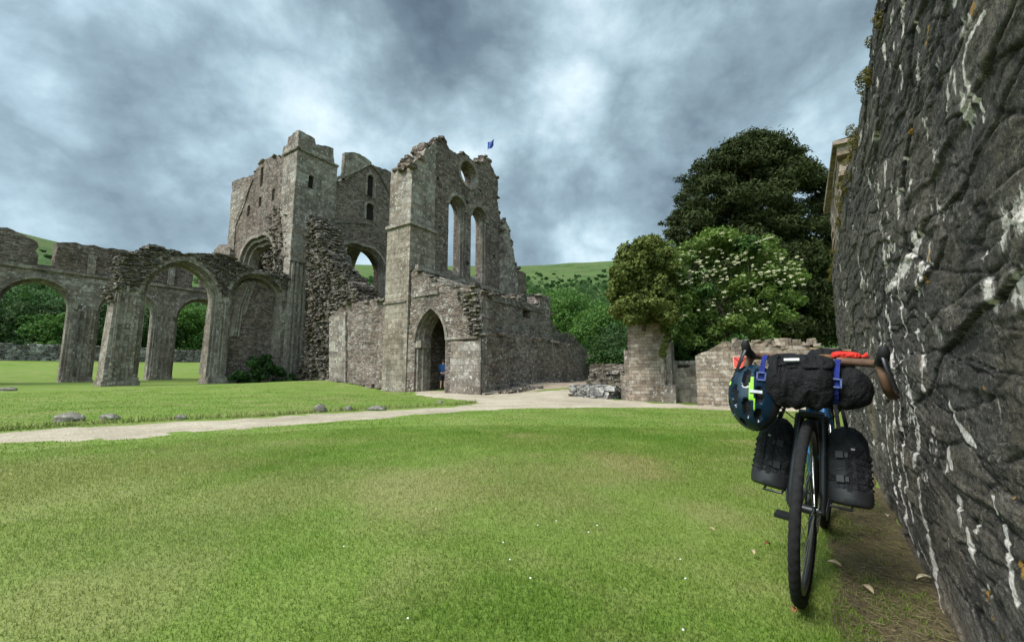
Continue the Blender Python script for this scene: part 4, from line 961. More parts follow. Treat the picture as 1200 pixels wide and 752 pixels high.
# person in the doorway, board behind
# ---------------- pieces between
def rubble_wall(name, label, pts, h, thick, mat, seed, cat='wall', n=160, group=None):
    """low dry heap or wall along a line of (a,b) points"""
    c = pts[0]; t = ruin(name, label, cat, *c, group=group); r = random.Random(seed); mb = MB()
    for (a0, b0), (a1, b1) in zip(pts, pts[1:]):
        L_ = math.hypot(a1-a0, b1-b0); k = max(2, int(L_/.5)); px_ = (-(b1-b0)/L_, (a1-a0)/L_)
        for lay in range(int(h/.16)+1):
            for q in range(int(L_/.34)+1):
                f = (q+r.uniform(-.4, .4))/max(1, L_/.34); f = min(1, max(0, f)); a, b = a0+(a1-a0)*f, b0+(b1-b0)*f; hh = h*(.72+.5*float(vn(np.array([a*1.1+b]), np.array([b*1.3]), seed)[0]))
                if lay*.16 > hh: continue
                w = thick*(1-.25*lay*.16/h)
                for s_ in (-.5, .0, .5):
                    p = loc_ab(t, (a+px_[0]*w*s_*.8+r.uniform(-.05, .05), b+px_[1]*w*s_*.8+r.uniform(-.05, .05), tab(a, b)+lay*.16+.04+r.uniform(-.03, .03)))
                    ang = math.atan2(-(b1-b0), a1-a0)
                    mb.box(p, (r.uniform(.3, .6), r.uniform(.25, .45)*max(1, thick/.9), r.uniform(.13, .22)), Euler((r.uniform(-.1, .1), r.uniform(-.1, .1), ang+r.uniform(-.3, .3))).to_matrix(), .13)
    mb.build('stones', mat, t); return t
rubble_wall('rubble_wall', 'low grey heap of rubble wall at the path edge just left of the ivy-topped pillar', [(16.9, -7.5), (16.5, -5.5)], .42, .8, M_field, 81)
rubble_wall('rubble_wall', 'broken wall stub behind the low rubble heap, below the green trees', [(21.5, -8.4), (20.6, -5.5)], 1.25, .9, M_dark, 82)
rubble_wall('kerb_stones', 'flat low run of kerb stones on the gravel in front of the chapter wall', [(17.2, -11.4), (19.2, -10.8)], .13, .4, M_rubg, 83)
rubble_wall('rubble_wall', 'jagged low ruin behind the far end of the chapter wall', [(31.5, -13.6), (34, -11.2)], 1.9, 1.0, M_rubg, 84)
rubble_wall('field_wall', 'long grey drystone field wall crossing behind the arcades', [(-48, -66.5), (-20, -67), (8, -67), (40, -68)], 1.75, .8, M_field, 85)

# gate pillar, blocked opening, garden wall
aW = 16.25
pW = Plane('a', aW)
tQ = ruin('gate_pillar', 'square stone gate pillar topped by a dense ball of ivy, beside the path', 'pillar', aW, -4.4)
q0, q1 = pW.px((731, 460))[0], pW.px((785, 460))[0]; qz = pW.px((757, 376))[1]
wall(tQ, 'shaft', pW, [(q0+.22, -.6), (q1-.12, -.6), (q1-.14, qz), (q0+.24, qz)], M_gate, 1.3, (), .3, .04, .03, .3, 0, 91)
mb = MB(); s0 = pW.px((735, 400))[1]; pbox(tQ, mb, pW, q0+.02, q0+.24, -.5, s0-.35, .1, .7); pbox(tQ, mb, pW, q0-.16, q0+.05, -.5, .75, .14, .6)
pbox(tQ, mb, pW, q1-.13, q1+.08, -.5, s0-.1, .12, .7); pbox(tQ, mb, pW, q1-.2, q1+.22, -.5, .4, -.06, .7); pbox(tQ, mb, pW, q1-.28, q1-.17, .4, s0+.15, -.05, .12); mb.each('jamb_stone', M_ash, tQ)
mb = MB(); pbox(tQ, mb, pW, q0+.1, q1-.05, -.5, -.02, -.07, 1.35); mb.build('plinth', M_gate, tQ)
pW2 = Plane('a', aW+.35); b0, b1 = pW2.px((784, 440))[0]-.1, pW2.px((816, 440))[0]+.2; bz = pW2.px((800, 423))[1]
tB = ruin('blocked_gateway', 'low recessed infill of squared dark stones between gate pillar and garden wall', 'wall', aW+.35, (b0+b1)/2)
wall(tB, 'wall', pW2, [(b0, -.6), (b1, -.6), (b1, bz), (b0, bz+.05)], masonry('squared_infill_stone', [(.16, .145, .115), (.22, .2, .165), (.12, .105, .085)], (.05, .045, .035), (.42, .24), .04, .3, ashlar=True, seed=12), .5, (), .3, .05, .03, .3, .5, 92)
mb = MB(); u, z = pW2.px((801, 429)); pbox(tB, mb, pW2, u-.22, u+.22, z-.06, z+.06, -.015, .1); mb.build('slot_shade', plain('painted_slot_shade', (.02, .018, .015), 1, 0, 0), tB)  # near-black box on the face: the slot's inner shade is painted
aV = 15.75; pV = Plane('a', aV)
tV = ruin('garden_wall', 'light brown garden wall with jagged coping carrying a small red sign', 'wall', aV, -.5)
vt = pV.pts([(814.5, 417), (821, 413.5), (829, 411), (839, 405), (846, 401), (858, 401.5), (872, 402), (885, 402.5), (900, 403.5), (920, 404.5), (945, 406), (965, 407)])
wall(tV, 'wall', pV, [(vt[0][0], -.7), (4.6, -.7), (4.6, vt[-1][1])]+vt[::-1], M_gate, .55, (), .28, .05, .04, .25, 1.2, 93)
mb = MB(); r = random.Random(3)
for x in np.arange(848, 965, 6.5): u, z = pV.px((float(x), 403)); mb.box(loc_ab(tV, pV.P(u, z+r.uniform(-.02, .06), .25)), (.5, r.uniform(.1, .25), r.uniform(.08, .3)), Euler((0, r.uniform(-.1, .1), r.uniform(-.2, .2))).to_matrix(), .15)
mb.build('coping_stones', M_gate, tV)

# red sign on the garden wall
u0, z1 = pV.px((859, 417.5)); u1, z0 = pV.px((877, 431.5)); c = ((u0+u1)/2, (z0+z1)/2)
tg = ruin('warning_sign', 'small red rectangular sign with dark diagonal marks fixed to the garden wall', 'sign', aV-.06, c[0], c[1])
hw, hh = (u1-u0)/2, (z1-z0)/2
mb = MB(); abbox(tg, mb, (aV-.075, c[0]-hw, c[1]-hh), (aV-.055, c[0]+hw, c[1]+hh)); mb.build('panel', plain('red_sign_paint', (.62, .075, .06), .5, var=.12, scale=8), tg)
mb = MB()
for s_, e_ in (((-hw*.8, hh*.8), (0, -hh*.1)), ((0, -hh*.1), (hw*.8, hh*.8)), ((0, -hh*.1), (-hw*.1, -hh*.55))):
    p, q = [Vector(loc_ab(tg, (aV-.081, c[0]+k[0], c[1]+k[1]))) for k in (s_, e_)]; mb.tube([p, q], .014, 6)
mb.build('symbol', plain('dark_red_print', (.16, .02, .02), .6), tg)
mb = MB()
for (l, h_) in (((-hw, -hh), (hw, -hh+.025)), ((-hw, hh-.025), (hw, hh)), ((-hw, -hh+.025), (-hw+.025, hh-.025)), ((hw-.025, -hh+.025), (hw, hh-.025))): abbox(tg, mb, (aV-.083, c[0]+l[0], c[1]+l[1]), (aV-.054, c[0]+h_[0], c[1]+h_[1]))
mb.build('frame', plain('pale_red_edge', (.65, .3, .25), .6), tg)

# tall piece of masonry behind the end of the near wall
def world_ruin(name, label, cat, x, y, ang):
    t = thing(name, label, cat, (x, y, tz(x, y)), (0, 0, ang)); t['_o'] = (0, 0, 0); return t
xq, yq = wxy(9.0, .31); tq = thing('gatehouse_wall', 'tall coursed wall end rising behind the mossy crest of the near wall', 'wall', (xq, yq, 0), (0, 0, math.pi/2-WT))
mb = MB(); r = random.Random(8); zz = -.3; k = 0
while zz < 4.75:
    hgt = r.uniform(.14, .24); ww = r.uniform(-.012, .012)
    for q in range(4): mb.box((.45+q*.9+(k % 2)*.2, -.8+ww*.5, zz+hgt/2), (.92, 1.6+ww, hgt*.97), None, .012)
    zz += hgt; k += 1
mb.build('coursed_masonry', M_gate, tq)
mb = MB(); mb.box((1.9, -.8, zz+.05), (3.9, 1.75, .12), None, .02); mb.build('coping', M_gate, tq)

# ------------------------------------------------------------------ trees and plants
def W3(px, py, Y): return at(px, py, Y)
# yew behind the garden wall: layered dark boughs
Yy = 24.; base = W3(888, 440, Yy); yb = tz(base.x, Yy)
ty = thing('yew_tree', 'big dark evergreen yew rising behind the flowering elder', 'tree', (base.x, Yy, yb))
def rel(t, p): return tuple(Vector(p)-t.location)
cl = []; rs = random.Random(12)
prof = [(165, 868, 905), (180, 845, 925), (200, 818, 950), (215, 808, 975), (235, 802, 985), (255, 800, 990), (275, 806, 992), (300, 815, 995), (330, 820, 998), (360, 830, 998), (390, 840, 998)]
for i in range(260):
    k = rs.uniform(0, len(prof)-1.001); a, b = prof[int(k)], prof[int(k)+1]; f = k-int(k)
    y = a[0]+(b[0]-a[0])*f; l = a[1]+(b[1]-a[1])*f; r = a[2]+(b[2]-a[2])*f
    x = rs.uniform(l+6, r-6); c = (l+r)/2; hw = (r-l)/2; dep = math.sqrt(max(.02, 1-((x-c)/hw)**2))*hw/20.*rs.uniform(-.9, .9)
    q = W3(x, y, Yy+dep*.9); s_ = rs.uniform(.6, 1.2); cl.append((*rel(ty, q), s_*1.2, s_*1.2, s_*.62))
for i in range(150):
    y = rs.uniform(255, 395); x = rs.uniform(812 if y < 300 else 825, 992); s_ = rs.uniform(.6, 1.1); cl.append((*rel(ty, W3(x, y, Yy+rs.uniform(-3, 3))), s_*1.1, s_*1.1, s_*.75))
for i in range(70):
    t = rs.uniform(-2.7, .9); x = 888+math.sin(t)*95*rs.uniform(.95, 1.08); y = 255-math.cos(t)*88*rs.uniform(.94, 1.04); s_ = rs.uniform(.25, .5)
    if y < 300: cl.append((*rel(ty, W3(x, y, Yy+rs.uniform(-1.5, 1.5))), s_*1.5, s_*1.2, s_*.4))
for i in range(26): s_ = rs.uniform(.4, .7); cl.append((*rel(ty, W3(rs.uniform(788, 830), rs.uniform(243, 300), Yy+rs.uniform(-1, 1.5))), s_*1.2, s_*1.2, s_*.5))
for x, y, s_ in ((775, 262, .22), (785, 257, .3), (795, 262, .35), (782, 272, .22), (800, 240, .4), (965, 205, .5), (975, 212, .5), (840, 195, .45), (885, 166, .5), (870, 176, .6), (905, 172, .5)):
    cl.append((*rel(ty, W3(x, y, Yy)), s_*1.3, s_*1.3, s_*.55))
foliage('crown', cl, 260000, .12, M_yew, ty, asp=.3, droop=.35, hollow=.35, seed=12)
limbs('trunk', (0, 0, 0), [c[:3] for c in cl[:16]], .42, ty)
# elder in flower
Ye = 16.6; base = W3(860, 440, Ye); te = thing('elder_bush', 'bright green elder bush covered in flat creamy flower heads behind the garden wall', 'shrub', (base.x, Ye, tz(base.x, Ye)))
rs = random.Random(21); cl = []
prof = [(274, 835, 850), (284, 805, 885), (300, 790, 925), (320, 786, 942), (340, 786, 945), (360, 786, 938), (380, 788, 925), (400, 790, 912), (415, 792, 890)]
for i in range(150):
    k = rs.uniform(0, len(prof)-1.001); a, b = prof[int(k)], prof[int(k)+1]; f = k-int(k); y = a[0]+(b[0]-a[0])*f; l = a[1]+(b[1]-a[1])*f; r = a[2]+(b[2]-a[2])*f
    x = rs.uniform(l+4, r-4); q = W3(x, y, Ye+rs.uniform(-1.1, 1.3)); s_ = rs.uniform(.3, .55); cl.append((*rel(te, q), s_*1.15, s_*1.15, s_*.75))
for x, y in ((885, 282), (898, 278), (905, 281), (868, 276), (845, 272), (938, 318), (943, 325)): cl.append((*rel(te, W3(x, y, Ye-.3)), .28, .28, .13))
for i in range(34): s_ = rs.uniform(.26, .42); cl.append((*rel(te, W3(rs.uniform(778, 812), rs.uniform(288, 385), Ye+rs.uniform(-1.2, -.2))), s_, s_, s_*.8))
for i in range(26): s_ = rs.uniform(.3, .5); cl.append((*rel(te, W3(rs.uniform(786, 822), rs.uniform(296, 360), Ye+rs.uniform(-.2, 1.2))), s_, s_, s_*.8))
for i in range(40): s_ = rs.uniform(.3, .5); cl.append((*rel(te, W3(rs.uniform(788, 850), rs.uniform(375, 432), Ye+rs.uniform(.2, 1.2))), s_, s_, s_*.8))
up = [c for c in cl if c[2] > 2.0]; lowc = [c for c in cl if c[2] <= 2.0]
foliage('crown', up, 36000, .075, M_eld, te, asp=.42, hollow=.4, seed=21)
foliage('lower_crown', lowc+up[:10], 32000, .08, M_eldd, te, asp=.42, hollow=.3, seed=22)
limbs('stem', (0, 0, 0), [c[:3] for c in cl[:14]], .09, te)
# flower heads: flat umbels facing up and outwards
fl = []; rs = random.Random(31)
fpx = []
while len(fpx) < 190:
    x, y = rs.uniform(790, 942), rs.uniform(274, 372)
    k = 1 if (290 < y < 335) else .35
    if y < 276+abs(x-850)*.22 or rs.random() > k: continue
    if x > 890 and y < 292: continue
    fpx.append((x, y))
for x, y in fpx+[(886+i*3.2, 284-i*1.1) for i in range(8)]+[(868, 278), (846, 273), (812, 300)]:
    c = W3(x, y, Ye-1.15+rs.uniform(-.35, .4)-.3*(y > 300)); r = rs.uniform(.045, .11); fl.append((*rel(te, c), r, r, r*.42))
foliage('flower_head', fl, 8500, .0135, M_flow, te, asp=.8, hollow=.2, out=.1, seed=31)['kind'] = 'stuff'
# ivy ball
Yi = 15.2; base = W3(757, 378, Yi)
ti = thing('ivy_mass', 'rounded olive green ivy mass crowning the gate pillar', 'ivy', (base.x, Yi+.3, base.z))
cl = []; rs = random.Random(41)
prof = [(283, 745, 772), (295, 722, 790), (310, 714, 796), (330, 710, 800), (350, 710, 800), (364, 714, 797), (374, 724, 790)]
for i in range(120):
    k = rs.uniform(0, len(prof)-1.001); a, b = prof[int(k)], prof[int(k)+1]; f = k-int(k); y = a[0]+(b[0]-a[0])*f; l = a[1]+(b[1]-a[1])*f; r = a[2]+(b[2]-a[2])*f
    x = rs.uniform(l+7, r-7); s_ = rs.uniform(.28, .46); cl.append((*rel(ti, W3(x, y, Yi+rs.uniform(-.95, 1.25))), s_, s_, s_*.85))
for x, y in ((776, 385), (781, 396), (779, 405), (776, 414)): cl.append((*rel(ti, W3(x, y, Yi-.05)), .16, .12, .2))
foliage('crown', cl, 75000, .05, M_ivy, ti, asp=.7, hollow=.5, out=.9, seed=41)
limbs('stem', (0, 0, 0), [c[:3] for c in cl[:9]], .07, ti)
# dead twigs rising from the elder/ivy join
tb = thing('dead_shrub', 'tangle of bare grey brown twigs poking up between ivy and elder', 'shrub', (*W3(795, 330, 16.4).xy, W3(795, 330, 16.4).z))
mb = MB(); rs = random.Random(51)
for i in range(46):
    p = Vector((rs.uniform(-.4, .5), rs.uniform(-.3, .3), rs.uniform(-.3, .3))); q = p+Vector((rs.uniform(-.7, .7), rs.uniform(-.4, .4), rs.uniform(.7, 1.5))); m_ = p.lerp(q, .5)+Vector((rs.uniform(-.1, .1), 0, .08)); mb.tube([p, m_, q], [.012, .008, .003], 4)
mb.build('twigs', plain('dead_twig', (.16, .13, .10), .9), tb)
# bramble at the arcade foot
pp = onb(305, 440, -34.0)
tbr = thing('bramble_bush', 'low dark green bush growing in the foot of the second arch', 'shrub', (*w2(pp[0], -34.0), tab(pp[0], -34.)))
cl = []; rs = random.Random(61)
for i in range(34):
    x = rs.uniform(270, 342); h_ = 12+20*math.exp(-((x-308)/22)**2); y = 449-rs.random()*h_; q = onb(x, y, -34.2+rs.uniform(-.5, .5)); c = wab(q[0], -34.2+rs.uniform(-.6, .5), q[1]); s_ = rs.uniform(.3, .55); cl.append((*rel(tbr, c), s_, s_, s_*.7))
foliage('foliage', cl, 9000, .1, M_bush, tbr, asp=.6, seed=61)
# trees beyond
G1 = 'trees beyond the field wall'
tree('broadleaf_tree', 'bright green rounded tree beyond the end of the chapter wall', 'tree', 672, 0, 62, 13, 12.5, M_tree, 38000, .16, 44, seed=71)
tree('broadleaf_tree', 'mid green tree partly behind the ivy ball on the gate pillar', 'tree', 712, 0, 50, 9.5, 8.6, M_tree, 30000, .14, 38, seed=72, lift=.05)
tree('broadleaf_tree', 'dark low tree filling the gap left of the gate pillar', 'tree', 735, 0, 42, 8, 5.8, M_treed, 20000, .12, 28, seed=73, lift=0)
tree('laurel_hedge', 'very dark clipped shrub low beside the gate pillar', 'shrub', 716, 0, 30, 3.4, 2.3, M_bush, 5000, .11, 16, seed=74, lift=-.1)
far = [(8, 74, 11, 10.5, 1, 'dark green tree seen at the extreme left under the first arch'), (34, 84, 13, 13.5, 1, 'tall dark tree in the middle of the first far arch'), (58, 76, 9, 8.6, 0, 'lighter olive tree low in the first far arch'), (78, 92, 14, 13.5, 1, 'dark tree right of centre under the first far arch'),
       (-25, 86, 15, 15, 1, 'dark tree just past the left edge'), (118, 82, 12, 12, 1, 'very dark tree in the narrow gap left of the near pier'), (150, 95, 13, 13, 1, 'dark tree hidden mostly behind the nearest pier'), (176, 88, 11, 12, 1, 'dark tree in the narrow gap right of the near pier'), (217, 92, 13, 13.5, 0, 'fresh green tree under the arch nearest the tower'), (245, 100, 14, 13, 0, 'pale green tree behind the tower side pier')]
for k, (px_, Y, w_, h_, dk, lab) in enumerate(far):
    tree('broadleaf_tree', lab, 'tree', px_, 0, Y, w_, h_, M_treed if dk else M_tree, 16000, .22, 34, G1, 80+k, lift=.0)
for k, (px_, Y, w_, h_) in enumerate([(20, 71, 5, 3.2), (52, 72, 4.5, 3.0)]):
    tree('hedge_shrub', ['rounded dark shrub just behind the field wall at the far left', 'small olive shrub behind the field wall beside the far pier'][k], 'shrub', px_, 0, Y, w_, h_, M_tree if k else M_treed, 3000, .2, 14, seed=95+k, lift=-.2)
# hillside scrub and the wood at its foot
proto = None; rs = random.Random(101)
spots = [(634, 325), (640, 328), (648, 331), (653, 327), (660, 324), (667, 330), (676, 325), (680, 326), (676, 331), (684, 332), (672, 329), (690, 328), (655, 336), (664, 335), (700, 334), (706, 326), (640, 337), (625, 326), (618, 330), (695, 340), (420, 325), (432, 330), (415, 330), (440, 322), (428, 337), (50, 296), (58, 304), (68, 300), (712, 338), (630, 338)]+[(rs.uniform(612, 720), 318+26*rs.random()**.6) for _ in range(60)]+[(rs.uniform(405, 450), 318+20*rs.random()**.6) for _ in range(14)]
for k, (x, y) in enumerate(spots):
    p = hz(x, y); s_ = rs.uniform(.45, 1.35)
    if proto is None:
        o = proto = thing('hill_bush', 'small dark thorn bush dotted on the open hillside', 'shrub', p, group='bushes on the hillside'); foliage('crown', blobs((0, 0, 2.4), (4, 4, 2.6), 14, 1.7, 5), 2200, .6, M_wood, o, seed=5)
    else:
        o = proto.copy(); link(o)
        for ch in proto.children: c = ch.copy(); link(c, o)
    o.location = p; o.scale = (s_, s_, s_*rs.uniform(.8, 1.1)); o.rotation_euler = (0, 0, rs.uniform(0, 6))
wood = []
for i in range(520):
    x, y = rs.uniform(560, 980), rs.uniform(339, 372) if rs.random() < .75 else rs.uniform(333, 350)
    p = hz(x, y); s_ = rs.uniform(4, 7.5); wood.append((p[0], p[1], p[2]+s_*.5, s_, s_, s_*.85))
for i in range(420):
    x, y = rs.uniform(-60, 470), rs.uniform(330, 372); p = hz(x, y); s_ = rs.uniform(4, 7.5); wood.append((p[0], p[1], p[2]+s_*.5, s_, s_, s_*.85))
for i in range(60):
    x, y = rs.uniform(395, 455), rs.uniform(326, 345); p = hz(x, y); s_ = rs.uniform(3, 6); wood.append((p[0], p[1], p[2]+s_*.4, s_, s_, s_*.8))
tag(foliage('woodland', wood, 170000, .75, M_wood, asp=.7, hollow=.7, out=1., seed=102), kind='stuff')

# grass and weeds on the wall tops are left to the moss; boulders in the grass
def boulder(label, px, py, w, h, seed, flat=1.):
    w *= .58; h *= .62
    x, y, z = gpx(px, py); mb = MB(); rs_ = np.random.default_rng(seed); n, m = 20, 14; V = []
    for i in range(m+1):
        for k in range(n):
            t = math.pi*i/m; f = 2*math.pi*k/n; d = np.array([math.sin(t)*math.cos(f), math.sin(t)*math.sin(f), math.cos(t)])
            r = 1+.5*(float(fbm(np.array([d[0]*1.5+seed]), np.array([d[1]*1.5+d[2]*2]), 3)[0])-.5)+.25*(float(vn(np.array([d[0]*4+seed]), np.array([d[2]*4+d[1]*3]), 5)[0])-.5)
            V.append((d[0]*w/2*r, d[1]*w*.36*r, d[2]*h*.8*r))
    mb.add(V, [(i*n+k, i*n+(k+1) % n, (i+1)*n+(k+1) % n, (i+1)*n+k) for i in range(m) for k in range(n)])
    o = mb.build('boulder', M_boul, None, 35); o.location = (x, y, z+h*.12); o.rotation_euler = (0, 0, rs_.uniform(-.3, .3)); return tag(o, label, 'stone', 'stones along the path edge')
boulder('flat grey stone slab on the lawn at the left edge of the photo', 8, 457.5, 1.5, .3, 1)
boulder('long low stone beside the path, leftmost of the path edge stones', 81, 493, 1.0, .30, 2)
boulder('pale low stone next to the long leftmost path stone', 128, 491, .75, .22, 3)
boulder('small flat stone alone at the path edge below the second arch', 212, 491.5, .45, .2, 4)
boulder('roundish grey stone, tallest of the path edge stones', 375, 483, .5, .42, 5)
boulder('small low stone just right of the roundish path stone', 407, 481, .42, .24, 6)
boulder('wide pale mossy stone nearest to the doorway', 441, 480, .95, .2, 7)
boulder('tiny dark stone on the tip of the grass near the doorway', 516, 472.5, .3, .2, 8)
sx = boulder('stone block leaning behind the pier, beyond the nave', 226, 433, 1.4, 1.0, 9)

# flag on its pole behind the gable
fp = onb(571, 190, -22.5); tf = ruin('flagpole', 'slender pole behind the gable flying a small blue flag', 'flagpole', fp[0], -22.5)
zt = onb(571, 166, -22.5)[1]-tab(fp[0], -22.5)
mb = MB(); mb.tube([(0, 0, 0), (0, 0, zt*.5), (0, 0, zt)], [.06, .045, .025], 8); mb.build('pole', plain('white_pole', (.6, .6, .6), .4), tf, 40)
mb = MB(); V = []; nx, nz_ = 12, 8
for i in range(nx+1):
    for k in range(nz_+1): u = i/nx; V.append((u*.62*.545+.1*math.sin(u*6+k*.4)*u, -u*.62*.839+.1*math.sin(u*6+k*.4)*u, zt-.05-.8*(k/nz_)*(1-.25*u)+.35*u-.25*math.sin(u*3)*u))
V2 = V+[(a, b+.015, c) for a, b, c in V]; n_ = len(V); q = lambda i, k: i*(nz_+1)+k
mb.add(V2, [(q(i, k), q(i+1, k), q(i+1, k+1), q(i, k+1)) for i in range(nx) for k in range(nz_)]+[(n_+q(i, k+1), n_+q(i+1, k+1), n_+q(i+1, k), n_+q(i, k)) for i in range(nx) for k in range(nz_)]); mb.build('flag', plain('blue_flag_cloth', (.03, .07, .27), .8), tf, 60, False)

# ------------------------------------------------------------------ person in the doorway, seen from behind
def skinned(name, joints, edges, mat, parent, sub=2):
    me = bpy.data.meshes.new(name); me.from_pydata([j[0] for j in joints], edges, []); o = bpy.data.objects.new(name, me); link(o, parent)
    bm = bmesh.new(); bm.from_mesh(me); l = bm.verts.layers.skin.verify(); bm.verts.ensure_lookup_table()
    for v, j in zip(bm.verts, joints): v[l].radius = (j[1], j[2] if len(j) > 2 else j[1]); v[l].use_root = False
    bm.verts[0][l].use_root = True; bm.to_mesh(me); bm.free()
    s1 = o.modifiers.new('skin', 'SKIN'); s1.use_smooth_shade = True; s2 = o.modifiers.new('sub', 'SUBSURF'); s2.levels = s2.render_levels = sub
    dg = bpy.context.evaluated_depsgraph_get(); ev = o.evaluated_get(dg); m2 = bpy.data.meshes.new_from_object(ev); m2.name = name
    o.modifiers.clear(); o.data = m2; m2.materials.clear(); m2.materials.append(mat); m2.shade_smooth(); return o
bq, zq = ona(518.8, 457, 17.9); px_, py_ = w2(17.9, bq)
tp = thing('person', 'person in blue hooded top and dark shorts standing in the doorway, seen from behind', 'person', (px_, py_, tz(px_, py_)), (0, 0, ROT-math.pi/2+.5))
# local +y = the way they face (into the passage)
SK = plain('skin', (.42, .26, .19), .6)
J = [((0, 0, .93), .13, .10), ((0, 0, 1.12), .125, .09), ((0, .0, 1.32), .155, .10), ((0, 0, 1.45), .07, .06), ((0, .01, 1.53), .05, .05), ((0, .03, 1.60), .078, .09), ((0, .03, 1.69), .075, .088),
     ((-.18, 0, 1.41), .055), ((-.235, .0, 1.14), .043), ((-.2, .16, .98), .033), ((-.18, .24, .95), .03), ((.18, 0, 1.41), .055), ((.235, .0, 1.14), .043), ((.2, .16, .98), .033), ((.18, .24, .95), .03),
     ((-.10, 0, .84), .09), ((-.105, .01, .48), .06), ((-.11, -.02, .26), .056), ((-.11, -.01, .09), .04), ((-.12, .12, .035), .035), ((.10, 0, .84), .09), ((.105, .03, .48), .06), ((.11, .0, .26), .056), ((.11, .0, .09), .04), ((.13, .13, .035), .035)]
Eg = [(0, 1), (1, 2), (2, 3), (3, 4), (4, 5), (5, 6), (2, 7), (7, 8), (8, 9), (9, 10), (2, 11), (11, 12), (12, 13), (13, 14), (0, 15), (15, 16), (16, 17), (17, 18), (18, 19), (0, 20), (20, 21), (21, 22), (22, 23), (23, 24)]
body = skinned('body', J, Eg, SK, tp)
K = lambda idx, g: [((*J[i][0],), J[i][1]*g, (J[i][2] if len(J[i]) > 2 else J[i][1])*g) for i in idx]
top_i = [0, 1, 2, 3, 7, 8, 9, 11, 12, 13]; mp = {v: k for k, v in enumerate(top_i)}
skinned('hooded_top', K(top_i, 1.25), [(mp[a], mp[b]) for a, b in Eg if a in mp and b in mp], plain('blue_fabric', (.022, .075, .23), .85, 0, .15), tp)
sh_i = [0, 15, 16, 20, 21]; mp = {v: k for k, v in enumerate(sh_i)}
skinned('shorts', K(sh_i, 1.3), [(mp[a], mp[b]) for a, b in Eg if a in mp and b in mp], plain('navy_fabric', (.012, .014, .025), .9), tp)
mb = MB()
V = []; n, m = 16, 8
mb.lathe([(.02, .105), (.06, .09), (.09, .04), (.1, -.02), (.095, -.06), (.06, -.075)], 16, Matrix.Translation((0, .012, 1.665)), .92, 1.05); mb.build('hair', plain('dark_hair', (.035, .025, .018), .7), tp, 60)
mb = MB()
for s_ in (-1, 1): mb.tube([(s_*.115, -.05, .05), (s_*.118, .06, .045), (s_*.125, .15, .035)], [.045, .046, .035], 8)
mb.each('shoe', plain('dark_shoe', (.03, .03, .03), .7), tp, 60)
# information board on the passage wall
bb, zb_ = ona(506, 434, 20.5); tpn = ruin('information_board', 'pale framed information board inside the dark passage', 'sign', 19.0, ona(506, 445, 19.0)[0], tab(19, -16.))
ub_ = ona(506, 445, 19.0)[0]
mb = MB(); abbox(tpn, mb, (18.96, ub_-.42, tab(19, -16)+.75), (19., ub_+.42, tab(19, -16)+1.75)); mb.build('panel', plain('faded_board_print', (.30, .34, .32), .5, var=.5, scale=6), tpn)
mb = MB(); zz = tab(19, -16)
for lo_, hi_ in (((18.94, ub_-.47, zz+.7), (19.02, ub_-.421, zz+1.8)), ((18.94, ub_+.421, zz+.7), (19.02, ub_+.47, zz+1.8)), ((18.942, ub_-.42, zz+1.751), (19.02, ub_+.42, zz+1.8)), ((18.942, ub_-.42, zz+.7), (19.02, ub_+.42, zz+.749))): abbox(tpn, mb, lo_, hi_)
mb.build('frame', plain('grey_frame', (.2, .2, .2), .5), tpn)
mb = MB()
for s_ in (-.4, .4): abbox(tpn, mb, (19.021, ub_+s_-.03, zz-.1), (19.07, ub_+s_+.03, zz+1.7))
mb.each('post', plain('dark_post', (.06, .05, .04), .8), tpn)

# ------------------------------------------------------------------ the bicycle: x forward, y to its left (the wall), z up, leaning on the wall
HD = R(41.); LEAN = R(-5.6)
BM = Matrix.Translation((1.180, 1.785, .0)) @ Matrix.Rotation(math.atan2(-math.cos(HD), -math.sin(HD)), 4, 'Z') @ Matrix.Rotation(LEAN, 4, 'X')
def bthing(name, label, cat, loc, group=None, extra=None):
    t = bpy.data.objects.new(name, None); t.empty_display_size = .1; link(t); t.matrix_world = BM @ Matrix.Translation(loc) @ (extra or Matrix()); return tag(t, label, cat, group)
K_blk = plain('black_rubber', (.014, .014, .0145), .85, 0, .2, .3, 60); K_alu = plain('grey_alloy', (.32, .32, .33), .35, .9, .5, .1); K_dk = plain('dark_metal', (.03, .031, .034), .38, .6, .5, .2)
K_blue = plain('blue_frame_paint', (.02, .10, .26), .3, 0, .5, .1, 5); K_tape = plain('brown_bar_tape', (.115, .064, .038), .75, 0, .3, .3, 30); K_hood = plain('black_hood_rubber', (.014, .014, .015), .55, 0, .4, .2); K_lth = plain('brown_leather', (.22, .10, .04), .5)
K_chr = plain('steel', (.5, .5, .5), .25, 1, .5, .1)
def fabric(name, col, sc=220):
    M = Mat(name, .78, .25); p = M.tc(); w = M.noise(p, 13, 4, .6, .8); f = M.noise(p, sc, 2)
    M.color(M.mix(M.rng(w, .3, .7), tuple(x*.7 for x in col), tuple(x*1.35 for x in col))); M.bump(M.math('ADD', M.math('MULTIPLY', w, 1.), M.math('MULTIPLY', f, .08)), 1., .03); return M.m
F_blk = fabric('black_ripstop', (.006, .006, .0072)); F_grey = fabric('charcoal_coated_fabric', (.0155, .0175, .0205)); F_blue = fabric('blue_webbing', (.010, .020, .15)); F_strap = fabric('black_webbing', (.008, .008, .009)); F_red = fabric('red_nylon', (.55, .03, .02)); F_cap = plain('black_plastic', (.016, .017, .019), .45, 0, .5, .2, 20)
bk = bthing('bicycle', 'loaded black touring bicycle with drop handlebar leaning against the dark wall', 'bicycle', (0, 0, 0))
RW = .362
AXLE = Vector((0, 0, RW)); REAR = Vector((-1.06, 0, RW)); BB = Vector((-.62, 0, .285)); HT = Vector((-.115, 0, .80)); HT2 = Vector((-.145, 0, .93)); ST = Vector((-.78, 0, .80))
